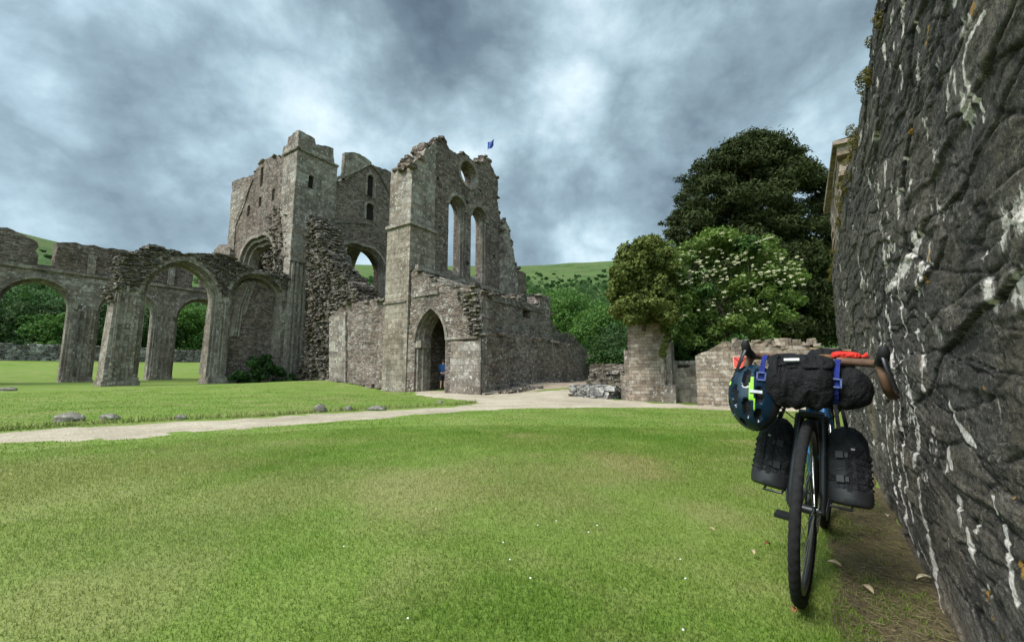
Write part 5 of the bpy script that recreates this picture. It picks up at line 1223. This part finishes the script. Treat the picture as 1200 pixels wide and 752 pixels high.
def wheel(name, c):
    w = MB(); Mw = Matrix.Translation(c) @ Matrix.Rotation(math.pi/2, 4, 'X')
    tread = lambda i, k: (.0025 if (k in (0, 1, 11, 10, 2) and ((i+(2 if k in (1, 2) else 0)+(k == 0)) % 4) < 2) else 0)
    w.torus(RW-.018, .0178, 220, 12, Mw, fn=tread); ty = w.build('wheel', K_blk, bk, 60)
    r = MB(); prof = [(-.012, .317), (-.013, .300), (-.006, .292), (.006, .292), (.013, .300), (.012, .317)]; n = 90; V = []
    for k in range(n):
        a = 2*math.pi*k/n
        for (yy, rr) in prof: V.append(c+Vector((rr*math.cos(a), yy, rr*math.sin(a))))
    r.add(V, [(k*6+q, k*6+(q+1) % 6, ((k+1) % n)*6+(q+1) % 6, ((k+1) % n)*6+q) for k in range(n) for q in range(6)]); r.build('rim', K_dk, ty, 40)
    s = MB()
    for k in range(28):
        a = 2*math.pi*k/28; s_ = 1 if k % 2 else -1; h = a+(.9 if (k//2) % 2 else -.9)
        s.tube([c+Vector((.022*math.cos(h), s_*.028, .022*math.sin(h))), c+Vector((.296*math.cos(a), 0, .296*math.sin(a)))], .0012, 5)
    s.build('spokes', K_alu, ty); h = MB(); h.tube([c+Vector((0, y, 0)) for y in (-.06, -.032, -.03, -.02, .02, .03, .032, .06)], [.009, .009, .026, .017, .017, .026, .009, .009], 14); h.build('hub', K_dk, ty, 40)
    d = MB(); Md = Matrix.Translation(c+Vector((0, .042, 0))) @ Matrix.Rotation(math.pi/2, 4, 'X'); d.torus(.072, .009, 48, 8, Md @ Matrix.Diagonal((1, 1, .1, 1)))
    for k in range(6): a = k*math.pi/3; d.tube([c+Vector((.02*math.cos(a), .042, .02*math.sin(a))), c+Vector((.066*math.cos(a+.4), .042, .066*math.sin(a+.4)))], .003, 5)
    d.build('brake_disc', K_chr, ty, 40)
wheel('front', AXLE); wheel('rear', REAR)
mb = MB()
for s_ in (-1, 1): mb.tube([(0, s_*.056, RW), (-.008, s_*.055, RW+.08), (-.06, s_*.048, .60), (-.098, s_*.040, .735)], [.010, .012, .016, .018], 12)
mb.tube([(-.098, -.045, .735), (-.098, .045, .735)], .02, 12); mb.build('fork', K_dk, bk, 50)
mb = MB(); mb.tube([HT-Vector((-.012, 0, .055)), HT2], .021, 14); mb.tube([HT-Vector((0, 0, .03)), BB], [.024, .022], 12); mb.tube([HT2-Vector((0, 0, .03)), ST-Vector((0, 0, .03))], .016, 12); mb.tube([BB, ST], .016, 12)
for s_ in (-1, 1): mb.tube([BB+Vector((0, s_*.02, 0)), REAR+Vector((0, s_*.062, 0))], .010, 8); mb.tube([ST-Vector((0, -s_*.012, .05)), REAR+Vector((0, s_*.062, 0))], .008, 8)
mb.build('frame', K_blue, bk, 50)
mb = MB(); mb.tube([HT2, HT2+Vector((-.008, 0, .035))], .018, 12); mb.tube([HT2+Vector((-.004, 0, .02)), Vector((-.06, 0, .965))], .017, 12); mb.build('stem', K_dk, bk, 50)
BZ = .975; BX_ = -.055
def bar_side(s_):
    return [(BX_, 0, BZ), (BX_, s_*.06, BZ), (BX_, s_*.17, BZ), (BX_+.008, s_*.198, BZ), (BX_+.03, s_*.212, BZ-.002), (BX_+.075, s_*.218, BZ-.012), (BX_+.098, s_*.224, BZ-.04), (BX_+.095, s_*.232, BZ-.075), (BX_+.065, s_*.242, BZ-.105), (BX_+.02, s_*.25, BZ-.118), (BX_-.045, s_*.262, BZ-.122)]
mb = MB(); pts = [Vector(p) for p in bar_side(-1)[::-1]]+[Vector(p) for p in bar_side(1)[1:]]; mb.tube(pts, .0105, 10); hb = mb.build('handlebar', K_dk, bk, 60)
for s_ in (-1, 1):
    b_ = bar_side(s_); mb = MB(); mb.tube([Vector(b_[1]).lerp(Vector(b_[2]), .2)]+[Vector(p) for p in b_[2:]], .0158, 12); mb.build('bar_tape', K_tape, hb, 60)
    mb = MB(); base_ = Vector((BX_+.06, s_*.216, BZ-.004)); mb.tube([base_, base_+Vector((.04, s_*.003, .012)), base_+Vector((.075, s_*.006, .022)), base_+Vector((.098, s_*.008, .048)), base_+Vector((.098, s_*.008, .068))], [.019, .021, .020, .018, .010], 12, flat=.85); hd = mb.build('brake_hood', K_hood, hb, 60)
    mb = MB(); mb.tube([base_+Vector((.088, s_*.008, .03)), base_+Vector((.108, s_*.016, -.005)), base_+Vector((.104, s_*.032, -.055)), base_+Vector((.090, s_*.05, -.10))], [.010, .009, .008, .006], 8, flat=.55); mb.build('brake_lever', K_dk, hd, 60)
mb = MB(); sd = []
for (x, w_) in ((.0, .02), (.04, .026), (.10, .034), (.16, .055), (.21, .072), (.24, .070), (.262, .045)): sd.append((x, w_))
sx0 = ST.x-.16; SZ = .985; V = []; n = 12
for x, w_ in sd:
    for k in range(n): a = 2*math.pi*k/n; V.append((sx0+.26-x, w_*math.cos(a), SZ+.02*math.sin(a)*(1 if math.sin(a) > 0 else 1.6)+.02*(x/.26)))
mb.add(V, [(i*n+k, i*n+(k+1) % n, (i+1)*n+(k+1) % n, (i+1)*n+k) for i in range(len(sd)-1) for k in range(n)]+[tuple(range(n))[::-1], tuple(range((len(sd)-1)*n, len(sd)*n))]); mb.build('saddle', K_lth, bk, 60)
mb = MB(); mb.tube([ST, Vector((ST.x-.05, 0, SZ-.02))], .0135, 10); mb.build('seat_post', K_dk, bk, 50)
mb = MB(); mb.torus(.085, .006, 60, 8, Matrix.Translation(BB+Vector((0, -.05, 0))) @ Matrix.Rotation(math.pi/2, 4, 'X')); mb.tube([BB+Vector((0, -.075, 0)), BB+Vector((0, .075, 0))], .012, 8); mb.tube([BB+Vector((0, -.07, 0)), BB+Vector((.12, -.08, -.12))], [.012, .009], 8); mb.tube([BB+Vector((0, .07, 0)), BB+Vector((-.12, .08, .12))], [.012, .009], 8)
mb.box(BB+Vector((.12, -.13, -.12)), (.09, .09, .018)); mb.box(BB+Vector((-.12, .13, .12)), (.09, .09, .018)); mb.build('crankset', K_dk, bk, 40)
mb = MB()
for s_ in (-1, 1):
    mb.tube([(.0, s_*.066, RW+.01), (-.035, s_*.075, RW+.1), (-.06, s_*.078, RW+.2), (-.075, s_*.072, RW+.3)], .0045, 8)
    mb.tube([(.045, s_*.08, RW+.05), (.045, s_*.145, RW+.05), (-.095, s_*.145, RW+.055), (-.095, s_*.08, RW+.055), (.045, s_*.08, RW+.05)], .0045, 8); mb.tube([(-.025, s_*.072, RW+.053), (-.025, s_*.145, RW+.053)], .0045, 8); mb.tube([(-.025, s_*.072, RW+.053), (-.045, s_*.076, RW+.15)], .0045, 8)
mb.build('cargo_cage', K_dk, bk, 50)
mb = MB()
for k_ in range(5):
    y0 = -.11+.05*k_; mb.tube([(.045, y0, .93), (.10+.01*k_, y0+.03, .90+.012*(k_ % 2)), (.125, y0+.045, .85), (.10, y0+.02, .79)], .0022, 6)
mb.build('bungee_cord', K_blk, bk, 60)
mb = MB()
for s_, e_ in (((.03, -.20, BZ-.03), (.0, -.05, .72)), ((.03, .20, BZ-.03), (.0, .05, .72))):
    p, q = Vector(s_), Vector(e_); mb.tube([p, p.lerp(q, .3)+Vector((.10, 0, .02)), p.lerp(q, .7)+Vector((.06, 0, -.02)), q], .0028, 6)
mb.build('brake_hose', K_blk, bk, 60)
mb = MB(); mb.tube([(-.30, 0, .56), (-.42, 0, .43)], .036, 16); mb.build('bottle', plain('blue_bottle', (.03, .2, .5), .35), bk, 40)

# fork bags
def forkbag(side, label):
    s_ = side; t = bthing('fork_bag', label, 'bag', (-.035, s_*.138, RW+.045), 'bags on the fork legs', Matrix.Rotation(R(-14), 4, 'Y') @ Matrix.Rotation(R(4*s_), 4, 'X') @ Matrix.Diagonal((.83, .83, .92, 1)))
    H = .335; prof = [(.03, .0), (.068, .001), (.078, .012), (.0805, .05), (.0795, .06), (.079, .2), (.0775, .24), (.070, .28), (.054, .312), (.034, .330), (.012, .335)]
    mb = MB(); n = 36; mb.lathe([(r*1.0, z) for r, z in prof[4:]], n, None, 1., 1.08)
    for i, v in enumerate(mb.v): q = .0035*math.sin(v[2]*60+math.atan2(v[1], v[0])*2)+.003*math.sin(v[2]*31+1.3*math.atan2(v[1], v[0])*3); mb.v[i] = (v[0]*(1+q*6*(v[2] > .2)), v[1]*(1+q*6*(v[2] > .2)), v[2])
    body = mb.build('bag_body', F_grey, t, 60)
    mb = MB(); mb.lathe([(.02, -.001), (.066, 0), (.0785, .01), (.0825, .03), (.0825, .064), (.0795, .066)], n, None, 1., 1.08); mb.build('base_cap', F_cap, t, 40)
    for z in (.105, .205):
        mb = MB(); mb.lathe([(.0788, z-.012), (.0825, z-.011), (.0825, z+.011), (.0788, z+.012)], n, None, 1., 1.08); st = mb.build('strap', F_strap, t, 40)
        mb = MB(); a = R(-18*s_ if True else 0); c = Vector((.086*math.cos(a), .093*math.sin(a), z)); rt = Matrix.Rotation(a, 3, 'Z')
        mb.box(c, (.010, .032, .028), rt, 0, .9); mb.box(c+Vector((.004, .026*s_, 0)), (.008, .014, .02), rt); mb.build('buckle', F_cap, st)
    mb = MB()
    for k in range(7):
        z = .075+k*.026; a = R(30*s_); rt = Matrix.Rotation(a, 3, 'Z'); mb.box(Vector((.081*math.cos(a), .0875*math.sin(a), z)), (.008, .03, .011), rt)
        if k < 6: a2 = R(75*s_); mb.box(Vector((.081*math.cos(a2), .0875*math.sin(a2), z)), (.008, .03, .010), Matrix.Rotation(a2, 3, 'Z'))
    for a_ in (30, 2): a = R(a_*s_); mb.box(Vector((.0805*math.cos(a), .087*math.sin(a), .15)), (.004, .02, .19), Matrix.Rotation(a, 3, 'Z'))
    mb.build('webbing_ladder', F_strap, t)
    mb = MB(); mb.tube([(.03, 0, .318), (.02, 0, .35), (-.02, 0, .352), (-.035, 0, .318)], .007, 8, flat=2.2); mb.tube([(-.01, .0, .33), (-.04, -.01*s_, .40), (-.05, -.03*s_, .47)], .008, 6); mb.build('top_strap', F_strap, t, 50)
    mb = MB(); a = R(20*s_); mb.box(Vector((.0795*math.cos(a), .086*math.sin(a), .232)), (.004, .03, .008), Matrix.Rotation(a, 3, 'Z')); mb.build('label_patch', plain('grey_patch', (.3, .3, .3), .6), t)
forkbag(1, 'charcoal cylindrical bag strapped to the fork leg on the wall side')
forkbag(-1, 'charcoal cylindrical bag on the lawn side fork leg, hanging below the helmet')

# handlebar roll and front pouch
hbg = bthing('handlebar_bag', 'big black handlebar roll with a front pouch and two blue straps', 'bag', (.06, .0, .80))
def superblob(L_, ry, rx, n=40, m=24, p=.32, wr=.0, seed=0, M=None):
    """a soft roll along y: rounded ends, slightly creased"""
    V = []; fs = []
    for i in range(n+1):
        t = -1+2*i/n; e = (1-abs(t)**(1/p*1.6))**.5 if abs(t) < 1 else 0; e = max(.03, e)
        for k in range(m):
            a = 2*math.pi*k/m; x, z = math.cos(a)*rx*e, math.sin(a)*ry*e
            w = 1+wr*(2*float(fbm(np.array([t*5+seed]), np.array([math.cos(a)*1.5+math.sin(a)*2.2+seed]), 4)[0])-1)
            q = Vector((x*w, t*L_/2, z*w)); V.append(M @ q if M else q)
    for i in range(n):
        for k in range(m): fs.append((i*m+k, i*m+(k+1) % m, (i+1)*m+(k+1) % m, (i+1)*m+k))
    fs += [tuple(range(m)), tuple(range(n*m, (n+1)*m))[::-1]]
    return V, fs
mb = MB(); mb.add(*superblob(.36, .086, .08, wr=.26, seed=3, M=Matrix.Translation((0, .022, .068)))); mb.build('roll', F_blk, hbg, 70)
mb = MB(); V, fs = superblob(.23, .098, .052, wr=.34, seed=9, M=Matrix.Translation((.075, -.025, .078))); mb.add(V, fs); pk = mb.build('pouch', F_blk, hbg, 70)
mb = MB(); mb.add(*superblob(.225, .022, .068, wr=.3, seed=11, M=Matrix.Translation((.055, -.025, .16)) @ Matrix.Rotation(.35, 4, 'Y'))); mb.build('pouch_flap', F_blk, pk, 70)
mb = MB(); mb.box((.122, -.045, .165), (.006, .05, .011), Euler((.12, -.6, 0)).to_matrix()); mb.build('emblem', plain('white_print', (.6, .6, .58), .6), pk)
for y_ in (-.150, .092):
    mb = MB(); n = 20; pts = []
    for k in range(n+1): a = R(110-k*230/n); pts.append(Vector((.088*math.cos(a), y_, .085+.095*math.sin(a))))
    V = []
    for p in pts: V += [p+Vector((0, -.009, 0)), p+Vector((0, .009, 0))]
    o_ = len(V); V2 = [v-(Vector((v.x, 0, v.z-.085)).normalized()*.003) for v in V]
    mb.add(V+V2, [(2*k, 2*k+1, 2*k+3, 2*k+2) for k in range(n)]+[(o_+2*k, o_+2*k+2, o_+2*k+3, o_+2*k+1) for k in range(n)]+[(2*k, 2*k+2, o_+2*k+2, o_+2*k) for k in range(n)]+[(2*k+1, o_+2*k+1, o_+2*k+3, 2*k+3) for k in range(n)])
    st = mb.build('strap', F_blue, hbg, 50); tl = MB(); tl.tube([(.098, y_, .01), (.104, y_+.006, -.03), (.10, y_+.012, -.075)], .0065, 6, flat=.3); tl.build('strap_tail', F_strap, st)
    mb = MB(); mb.box((.094, y_, .105), (.008, .034, .006)); mb.box((.094, y_, .075), (.008, .034, .006)); mb.box((.094, y_-.015, .09), (.008, .006, .036)); mb.box((.094, y_+.015, .09), (.008, .006, .036)); mb.build('buckle', plain('pale_blue_plastic', (.08, .11, .26), .4), st)
# things tied on top
rd = bthing('red_stuff_sack', 'small red crumpled nylon sack tucked on top of the bar beside the wall', 'bag', (-.09, .075, 1.0))
mb = MB(); mb.add(*superblob(.10, .017, .022, wr=.3, seed=21, M=Matrix.Translation((0, .035, .0)))); mb.build('sack', F_red, rd, 60)
mb = MB(); mb.tube([(0, .08, -.0), (.0, .09, .0), (0, .105, .008)], [.009, .006, .013], 8); mb.build('drawn_neck', F_red, rd, 60)
sb = bthing('saddle_pack', 'black pack strapped behind the saddle, its top just visible over the handlebar bag', 'bag', (ST.x-.26, 0, .86))
mb = MB(); mb.add(*superblob(.24, .10, .13, wr=.14, seed=31, M=Matrix.Translation((0, 0, .10)) )); mb.build('pack_body', F_blk, sb, 70)
mb = MB(); mb.box((.0, .0, .198), (.03, .2, .006)); mb.build('strap', plain('tan_webbing', (.35, .24, .13), .8), sb)

# helmet hanging on the lawn-side hood
he = bthing('helmet', 'dark teal cycling helmet with big vents and a lime green stripe hanging from the handlebar', 'helmet', (.085, -.245, .845))
def helmet(parent):
    n, m = 96, 60; V = []; fs = []; mi = []
    ax = (.102, .142, .118)
    vents = [(0, 52, 8, 14), (0, -8, 7, 20), (0, -58, 7, 10), (26, 28, 8.5, 21), (26, -30, 8.5, 18), (-26, 28, 8.5, 21), (-26, -30, 8.5, 18), (54, 34, 8, 16), (54, -4, 8, 15), (54, -40, 8, 13), (-54, 34, 8, 16), (-54, -4, 8, 15), (-54, -40, 8, 13)]
    for i in range(n+1):
        th = R(-86+172*i/n)
        for k in range(m+1):
            ph = R(-98+196*k/m); d = Vector((math.cos(th)*math.sin(ph), math.sin(th), math.cos(th)*math.cos(ph))); f = 1.; vv = 0.
            for (p0, t0, dp, dt) in vents:
                q = ((math.degrees(ph)-p0)/dp)**2*math.cos(th)+((math.degrees(th)-t0)/dt)**2; vv = max(vv, 1-q)
            rib = .012*max(0, math.cos(math.degrees(ph)*math.pi/13.5))*0
            f -= .16*min(1, max(0, vv)*4); f += .03*min(1, max(0, -vv*.9+.0))*0
            tail = .012*max(0, math.sin(th))
            V.append((d.x*ax[0]*f*(1.+.04*math.cos(ph*4)*math.cos(th)), d.y*ax[1]*f, d.z*ax[2]*f+tail))
    w = m+1; deg = lambda i, k: (-98+196*k/m, -86+172*i/n)
    for i in range(n):
        for k in range(m):
            fs.append((i*w+k, i*w+k+1, (i+1)*w+k+1, (i+1)*w+k)); p, t = deg(i+.5, k+.5)
            vv = max(1-((p-p0)/dp)**2*math.cos(R(t))-((t-t0)/dt)**2 for p0, t0, dp, dt in vents)
            z_ = 0
            if vv > .08: z_ = 1
            elif 34 < p < 42 and -14 < t < 26 or (42 <= p < 45 and -30 < t < -10): z_ = 2
            elif -42 < p < -34 and -14 < t < 26: z_ = 2
            elif abs(p) > 78: z_ = 1
            mi.append(z_)
    mb = MB(); mb.v = V; mb.f = fs; mb.mi = mi
    g = Mat('teal_gloss', .22, .5); g.color(g.mix(g.noise(g.tc(), 6, 2), (.002, .010, .022), (.0045, .021, .040)))
    o = mb.build('shell', [g.m, plain('black_foam', (.006, .006, .007), .9), plain('lime_stripe', (.22, .48, .03), .5)], parent, 45)
    so = o.modifiers.new('thick', 'SOLIDIFY'); so.thickness = .012; so.offset = -1
    mb = MB()
    for s_ in (-1, 1): mb.tube([(s_*.085, .07, .0), (s_*.075, .03, -.08), (s_*.03, .0, -.13)], .005, 6, flat=2); mb.tube([(s_*.085, -.07, .0), (s_*.075, .03, -.08)], .005, 6, flat=2)
    mb.build('chin_strap', F_strap, parent, 50)
    mb = MB(); mb.box((.075, .0, .085), (.045, .012, .004), Euler((0, .75, 0)).to_matrix()); mb.build('mark', plain('grey_mark', (.4, .42, .45), .5), parent)
helmet(he)
_z = Vector((.80, -.55, .22)).normalized(); _y = Vector((.12, -.30, .94)); _y = (_y-_z*_y.dot(_z)).normalized(); _x = _y.cross(_z)
he.matrix_world = BM @ Matrix.Translation((.075, -.178, .792)) @ Matrix((_x, _y, _z)).transposed().to_4x4()

# ------------------------------------------------------------------ grass: real blades, thinning with distance
def blades(name, n, rmin, rmax, h, w, seed, az0=-56, az1=50, pw=1.6):
    rs = np.random.default_rng(seed); u = rs.random(n); r = (rmin**(2-pw)+u*(rmax**(2-pw)-rmin**(2-pw)))**(1/(2-pw)) if pw != 2 else rmin*(rmax/rmin)**u
    a = np.radians(rs.uniform(az0, az1, n)); x, y = r*np.sin(a), r*np.cos(a)
    perp = x*WN[0]+y*WN[1]; al = x*WD[0]+y*WD[1]
    lim = .235+.16*(fbm(al*2.2, al*0, 5)-.5)*2-.02
    soil = perp > lim-.16+.22*(fbm(x*5, y*5, 9)-.5)
    ok = (perp < .33) & (~soil | (rs.random(n) < .035+.5*(fbm(x*4, y*4, 19) > .62))); ok &= ~inside(np.stack([x+.5*(fbm(x*2.2, y*2.2, 61)-.5), y+.5*(fbm(x*2.2, y*2.2, 67)-.5)], 1), PATH)
    dens_ = fbm(x*1.2, y*1.2, 33); ok &= rs.random(n) < .45+.9*dens_
    x, y, r = x[ok], y[ok], r[ok]; n = len(x); z = terr(x, y)+np.where((r > 4), (fbm(x*.35, y*.35, 3)-.5)*.08*np.clip((r-4)/10, 0, 1), 0)+.013*np.clip((perp[ok]+.22)/.15, 0, 1)
    sc = np.clip(r/3.0, 1, 6)**.75; hh = h*(.5+.9*rs.random(n))*(.7+.6*dens_[ok])*np.clip(sc, 1, 1.5); ww = w*sc*(.6+.8*rs.random(n))
    f = rs.uniform(0, 2*np.pi, n); l = rs.uniform(.1, 1.1, n)*hh; g_ = rs.uniform(0, 2*np.pi, n)
    dx, dy = np.cos(f)*ww/2, np.sin(f)*ww/2; lx, ly = np.cos(g_)*l, np.sin(g_)*l
    P0 = np.stack([x-dx, y-dy, z-.004], 1); P1 = np.stack([x+dx, y+dy, z-.004], 1); P2 = np.stack([x+dx*.7+lx*.35, y+dy*.7+ly*.35, z+hh*.6], 1); P3 = np.stack([x-dx*.7+lx*.35, y-dy*.7+ly*.35, z+hh*.6], 1); P4 = np.stack([x+lx, y+ly, z+hh*.95], 1)
    V = np.stack([P0, P1, P2, P3, P4], 1).reshape(-1, 3); b = np.arange(n)[:, None]*5
    T = np.concatenate([b+np.array([[0, 1, 2]]), b+np.array([[0, 2, 3]]), b+np.array([[3, 2, 4]])])
    return tag(npmesh(name, V, T, M_blade), kind='stuff')
blades('grass', 420000, 1.2, 8, .0145, .0027, 1, pw=1.2)
blades('grass', 150000, 8, 30, .013, .0055, 2, pw=1.3)
# rougher dry fringe along the far edge of the path
def fringe():
    rs = np.random.default_rng(9); P_ = []
    e = [gpx(x, y-1.2)[:2] for x, y in up_e[:11]]
    for (a, b) in zip(e, e[1:]):
        L_ = math.hypot(b[0]-a[0], b[1]-a[1]); k = int(L_*130); t = rs.random(k); o = np.abs(rs.normal(0, .35, k)); P_.append(np.stack([a[0]+(b[0]-a[0])*t+o*.15, a[1]+(b[1]-a[1])*t+o], 1))
    P_ = np.vstack(P_); n = len(P_); x, y = P_[:, 0], P_[:, 1]; z = terr(x, y); h = rs.uniform(.05, .16, n); w = .012; f = rs.uniform(0, 6.28, n)
    V = np.stack([np.stack([x-np.cos(f)*w, y-np.sin(f)*w, z], 1), np.stack([x+np.cos(f)*w, y+np.sin(f)*w, z], 1), np.stack([x+rs.normal(0, .05, n), y+rs.normal(0, .05, n), z+h], 1)], 1).reshape(-1, 3)
    m = leaf_mat('dry_grass', [(.12, .15, .04), (.19, .19, .07), (.30, .26, .13), (.10, .16, .03)], trans=.2)
    tag(npmesh('dry_grass', V, np.arange(3*n).reshape(n, 3), m), kind='stuff')
fringe()
# daisies scattered in the lawn
def daisies():
    rs = np.random.default_rng(12); mb = MB(); pts = []
    for px_, py_, k, s_ in ((660, 640, 22, .5), (600, 690, 14, .7), (560, 650, 16, .6), (930, 515, 10, .8), (90, 545, 12, 1.), (700, 610, 10, .6), (420, 700, 8, .5), (800, 690, 8, .4)):
        x, y, z = gpx(px_, py_)
        for q in range(k//5): pts.append((x+rs.normal(0, s_*.6), y+rs.normal(0, s_*.6)))
    for x, y in pts: mb.lathe([(.001, .0), (.0048, .001), (.004, .003), (.001, .004)], 6, Matrix.Translation((x, y, tz(x, y)+rs.uniform(.018, .032))))
    tag(mb.build('daisies', plain('daisy_white', (.75, .75, .72), .8)), kind='stuff')
daisies()
# soil litter and fallen leaves
def litter():
    rs = np.random.default_rng(15); mb = MB()
    for i in range(4200):
        s_ = rs.uniform(1.2, 5.5); d = rs.uniform(-.36, -.02); x, y = wxy(s_, d); a = rs.uniform(0, 3.1); l = rs.uniform(.004, .02); z = tz(x, y)+.016+rs.uniform(0, .012)
        p = Vector((x, y, z)); q = Vector((math.cos(a)*l, math.sin(a)*l, rs.uniform(-.004, .004))); mb.tube([p-q, p+q], rs.uniform(.0006, .0016), 4)
    tag(mb.build('soil_litter', leaf_mat('litter_strands', [(.05, .036, .02), (.11, .085, .045), (.19, .155, .085), (.09, .095, .03)], trans=.05)), kind='stuff')
litter()
def leafy(label, px, py, size, col, seed):
    size *= .72
    x, y, z = gpx(px, py); rs_ = random.Random(seed); mb = MB(); V = []; n = 8
    for i in range(n+1):
        t = i/n; w = size*.26*math.sin(math.pi*min(1, t*.9+.06))**.8
        for s_ in (-1, 0, 1): V.append((t*size-size/2, s_*w, .004+.012*abs(s_)*(1-t*.5)+.012*math.sin(t*3)))
    fs = [(i*3+k, i*3+k+1, i*3+k+4, i*3+k+3) for i in range(n) for k in range(2)]; mb.add(V, fs)
    o = mb.build('fallen_leaf', plain('leaf_%d' % seed, col, .7, var=.3, scale=60), None, 60, False); so = o.modifiers.new('thick', 'SOLIDIFY'); so.thickness = .0012
    o.location = (x, y, z+.022); o.rotation_euler = (rs_.uniform(-.2, .2), rs_.uniform(-.2, .2), rs_.uniform(0, 6)); tag(o, label, 'leaf', 'fallen leaves')
leafy('pale tan dead leaf on the grass left of the front wheel', 882, 655, .05, (.38, .29, .17), 1)
leafy('reddish brown dead leaf on the grass just left of the tyre', 899, 645, .05, (.20, .07, .03), 2)
leafy('small buff leaf, farthest left of the fallen leaves on the lawn', 835, 628, .045, (.40, .31, .16), 3)
leafy('long buff dead leaf on the bare soil right of the wheel', 978, 669, .075, (.38, .29, .18), 4)
leafy('curled tan leaf on the soil near the bottom of the photo', 1018, 700, .07, (.33, .25, .16), 5)
leafy('pale straw coloured leaf close to the wall foot', 1085, 687, .08, (.45, .38, .24), 6)
leafy('brown leaf in front of the wheel at the bottom', 932, 727, .06, (.23, .10, .04), 7)
leafy('pale leaf under the fork bag beside the wall', 1042, 611, .07, (.42, .36, .26), 8)

# ------------------------------------------------------------------ sky, sun, camera
SUN_EL, SUN_AZ = R(50), math.atan2(-.82, -.57)      # high, over the photographer's left shoulder, through cloud
w = bpy.data.worlds.new('World'); scene.world = w; w.use_nodes = True
class WM(Mat):
    def __init__(s): s.t = w.node_tree; s.n = s.t.nodes
S = WM(); bg = S.n['Background']
dirv = S.tc('Generated'); D = S.sep(dirv)
sky = S.n.new('ShaderNodeTexSky'); sky.sky_type = 'NISHITA'; sky.sun_disc = False; sky.sun_elevation = SUN_EL; sky.sun_rotation = SUN_AZ
zz = S.math('ADD', S.math('MAXIMUM', D[2], 0.0), .42)
pv = S.comb(S.math('DIVIDE', D[0], zz), S.math('DIVIDE', D[1], zz), 0)
pv = S.vmath('ADD', pv, (3.7, 1.9, 0))
iso = S.mapv(dirv, (1, 1, 1.35)); warp = S.vmath('ADD', iso, S.vmath('SCALE', pv, None, .05)); n1 = S.noise(warp, 2.2, 10, .58, .1); nb = S.noise(S.vmath('ADD', warp, (5, 2, 7)), 3.6, 8, .55, .15); n2 = S.math('SUBTRACT', 1, S.math('ABSOLUTE', S.math('SUBTRACT', S.math('MULTIPLY', nb, 2), 1))); n0 = S.noise(pv, .7, 3)
v = S.math('ADD', S.math('MULTIPLY', n1, .66), S.math('ADD', S.math('MULTIPLY', S.math('SUBTRACT', .95, n2), .34), S.math('MULTIPLY', n0, .16)))
def blob(v, px, py, rad, amp):
    d = Vector(ray(px, py)).normalized(); c = S.vmath('DOT_PRODUCT', dirv, tuple(d))
    return S.math('ADD', v, S.math('MULTIPLY', S.rng(c, math.cos(R(rad)), 1, 0, 1, True), amp))
for b_ in ((505, 45, 18, -.16), (470, 20, 10, -.03), (120, 200, 26, -.10), (300, 40, 16, .05), (380, 110, 12, .05), (270, 200, 12, .03), (540, 160, 10, .07), (640, 60, 12, .03), (760, 200, 16, -.05), (690, 130, 14, .01), (900, 60, 22, .02), (620, 240, 10, -.05), (700, 290, 7, .07), (60, 50, 14, .02), (80, 250, 14, .03), (950, 150, 14, .02)): v = blob(v, *b_)
cloud = S.ramp(v, [(.14, (.055, .08, .10)), (.26, (.095, .132, .155)), (.36, (.165, .225, .255)), (.44, (.245, .33, .37)), (.51, (.35, .44, .48)), (.58, (.46, .545, .575)), (.70, (.62, .685, .705))])
back = S.vmath('DOT_PRODUCT', dirv, tuple(Vector((-.50, -.78, .38)).normalized()))
bright = S.math('ADD', SKY_LO := .53, S.rng(back, .0, .8, 0, 1.25, True))
cl_ = S.mix(1, cloud, S.comb(bright, bright, bright), 'MULTIPLY')
skc = S.vmath('SCALE', cl_, None, 10.)
mix = S.mix(.93, sky.outputs[0], skc); S.L(mix, bg.inputs[0]); bg.inputs[1].default_value = .1
sl = bpy.data.lights.new('sun', 'SUN'); sl.energy = 1.4; sl.angle = R(22); sl.color = (1, .965, .91)
so = bpy.data.objects.new('sun', sl); link(so)
sd_ = Vector((math.sin(SUN_AZ)*math.cos(SUN_EL), math.cos(SUN_AZ)*math.cos(SUN_EL), math.sin(SUN_EL)))
so.rotation_euler = sd_.to_track_quat('Z', 'Y').to_euler(); so.location = (0, -5, 20)
cd = bpy.data.cameras.new('camera'); cam = bpy.data.objects.new('camera', cd); link(cam); cd.sensor_width = 36; cd.lens = 36*F_PX/1200; cd.clip_end = 6000; cd.clip_start = .03
cam.location = (0, 0, CZ); cam.rotation_euler = (math.pi/2+PITCH, 0, 0); scene.camera = cam
vs_ = scene.view_settings; vs_.view_transform = 'Standard'; vs_.look = 'None'; vs_.gamma = 1; vs_.use_curve_mapping = False; vs_.exposure = 1.85
scene.cycles.use_denoising = True; scene.cycles.max_bounces = 6; scene.cycles.diffuse_bounces = 3
for o in scene.objects:
    if '_o' in o: del o['_o']
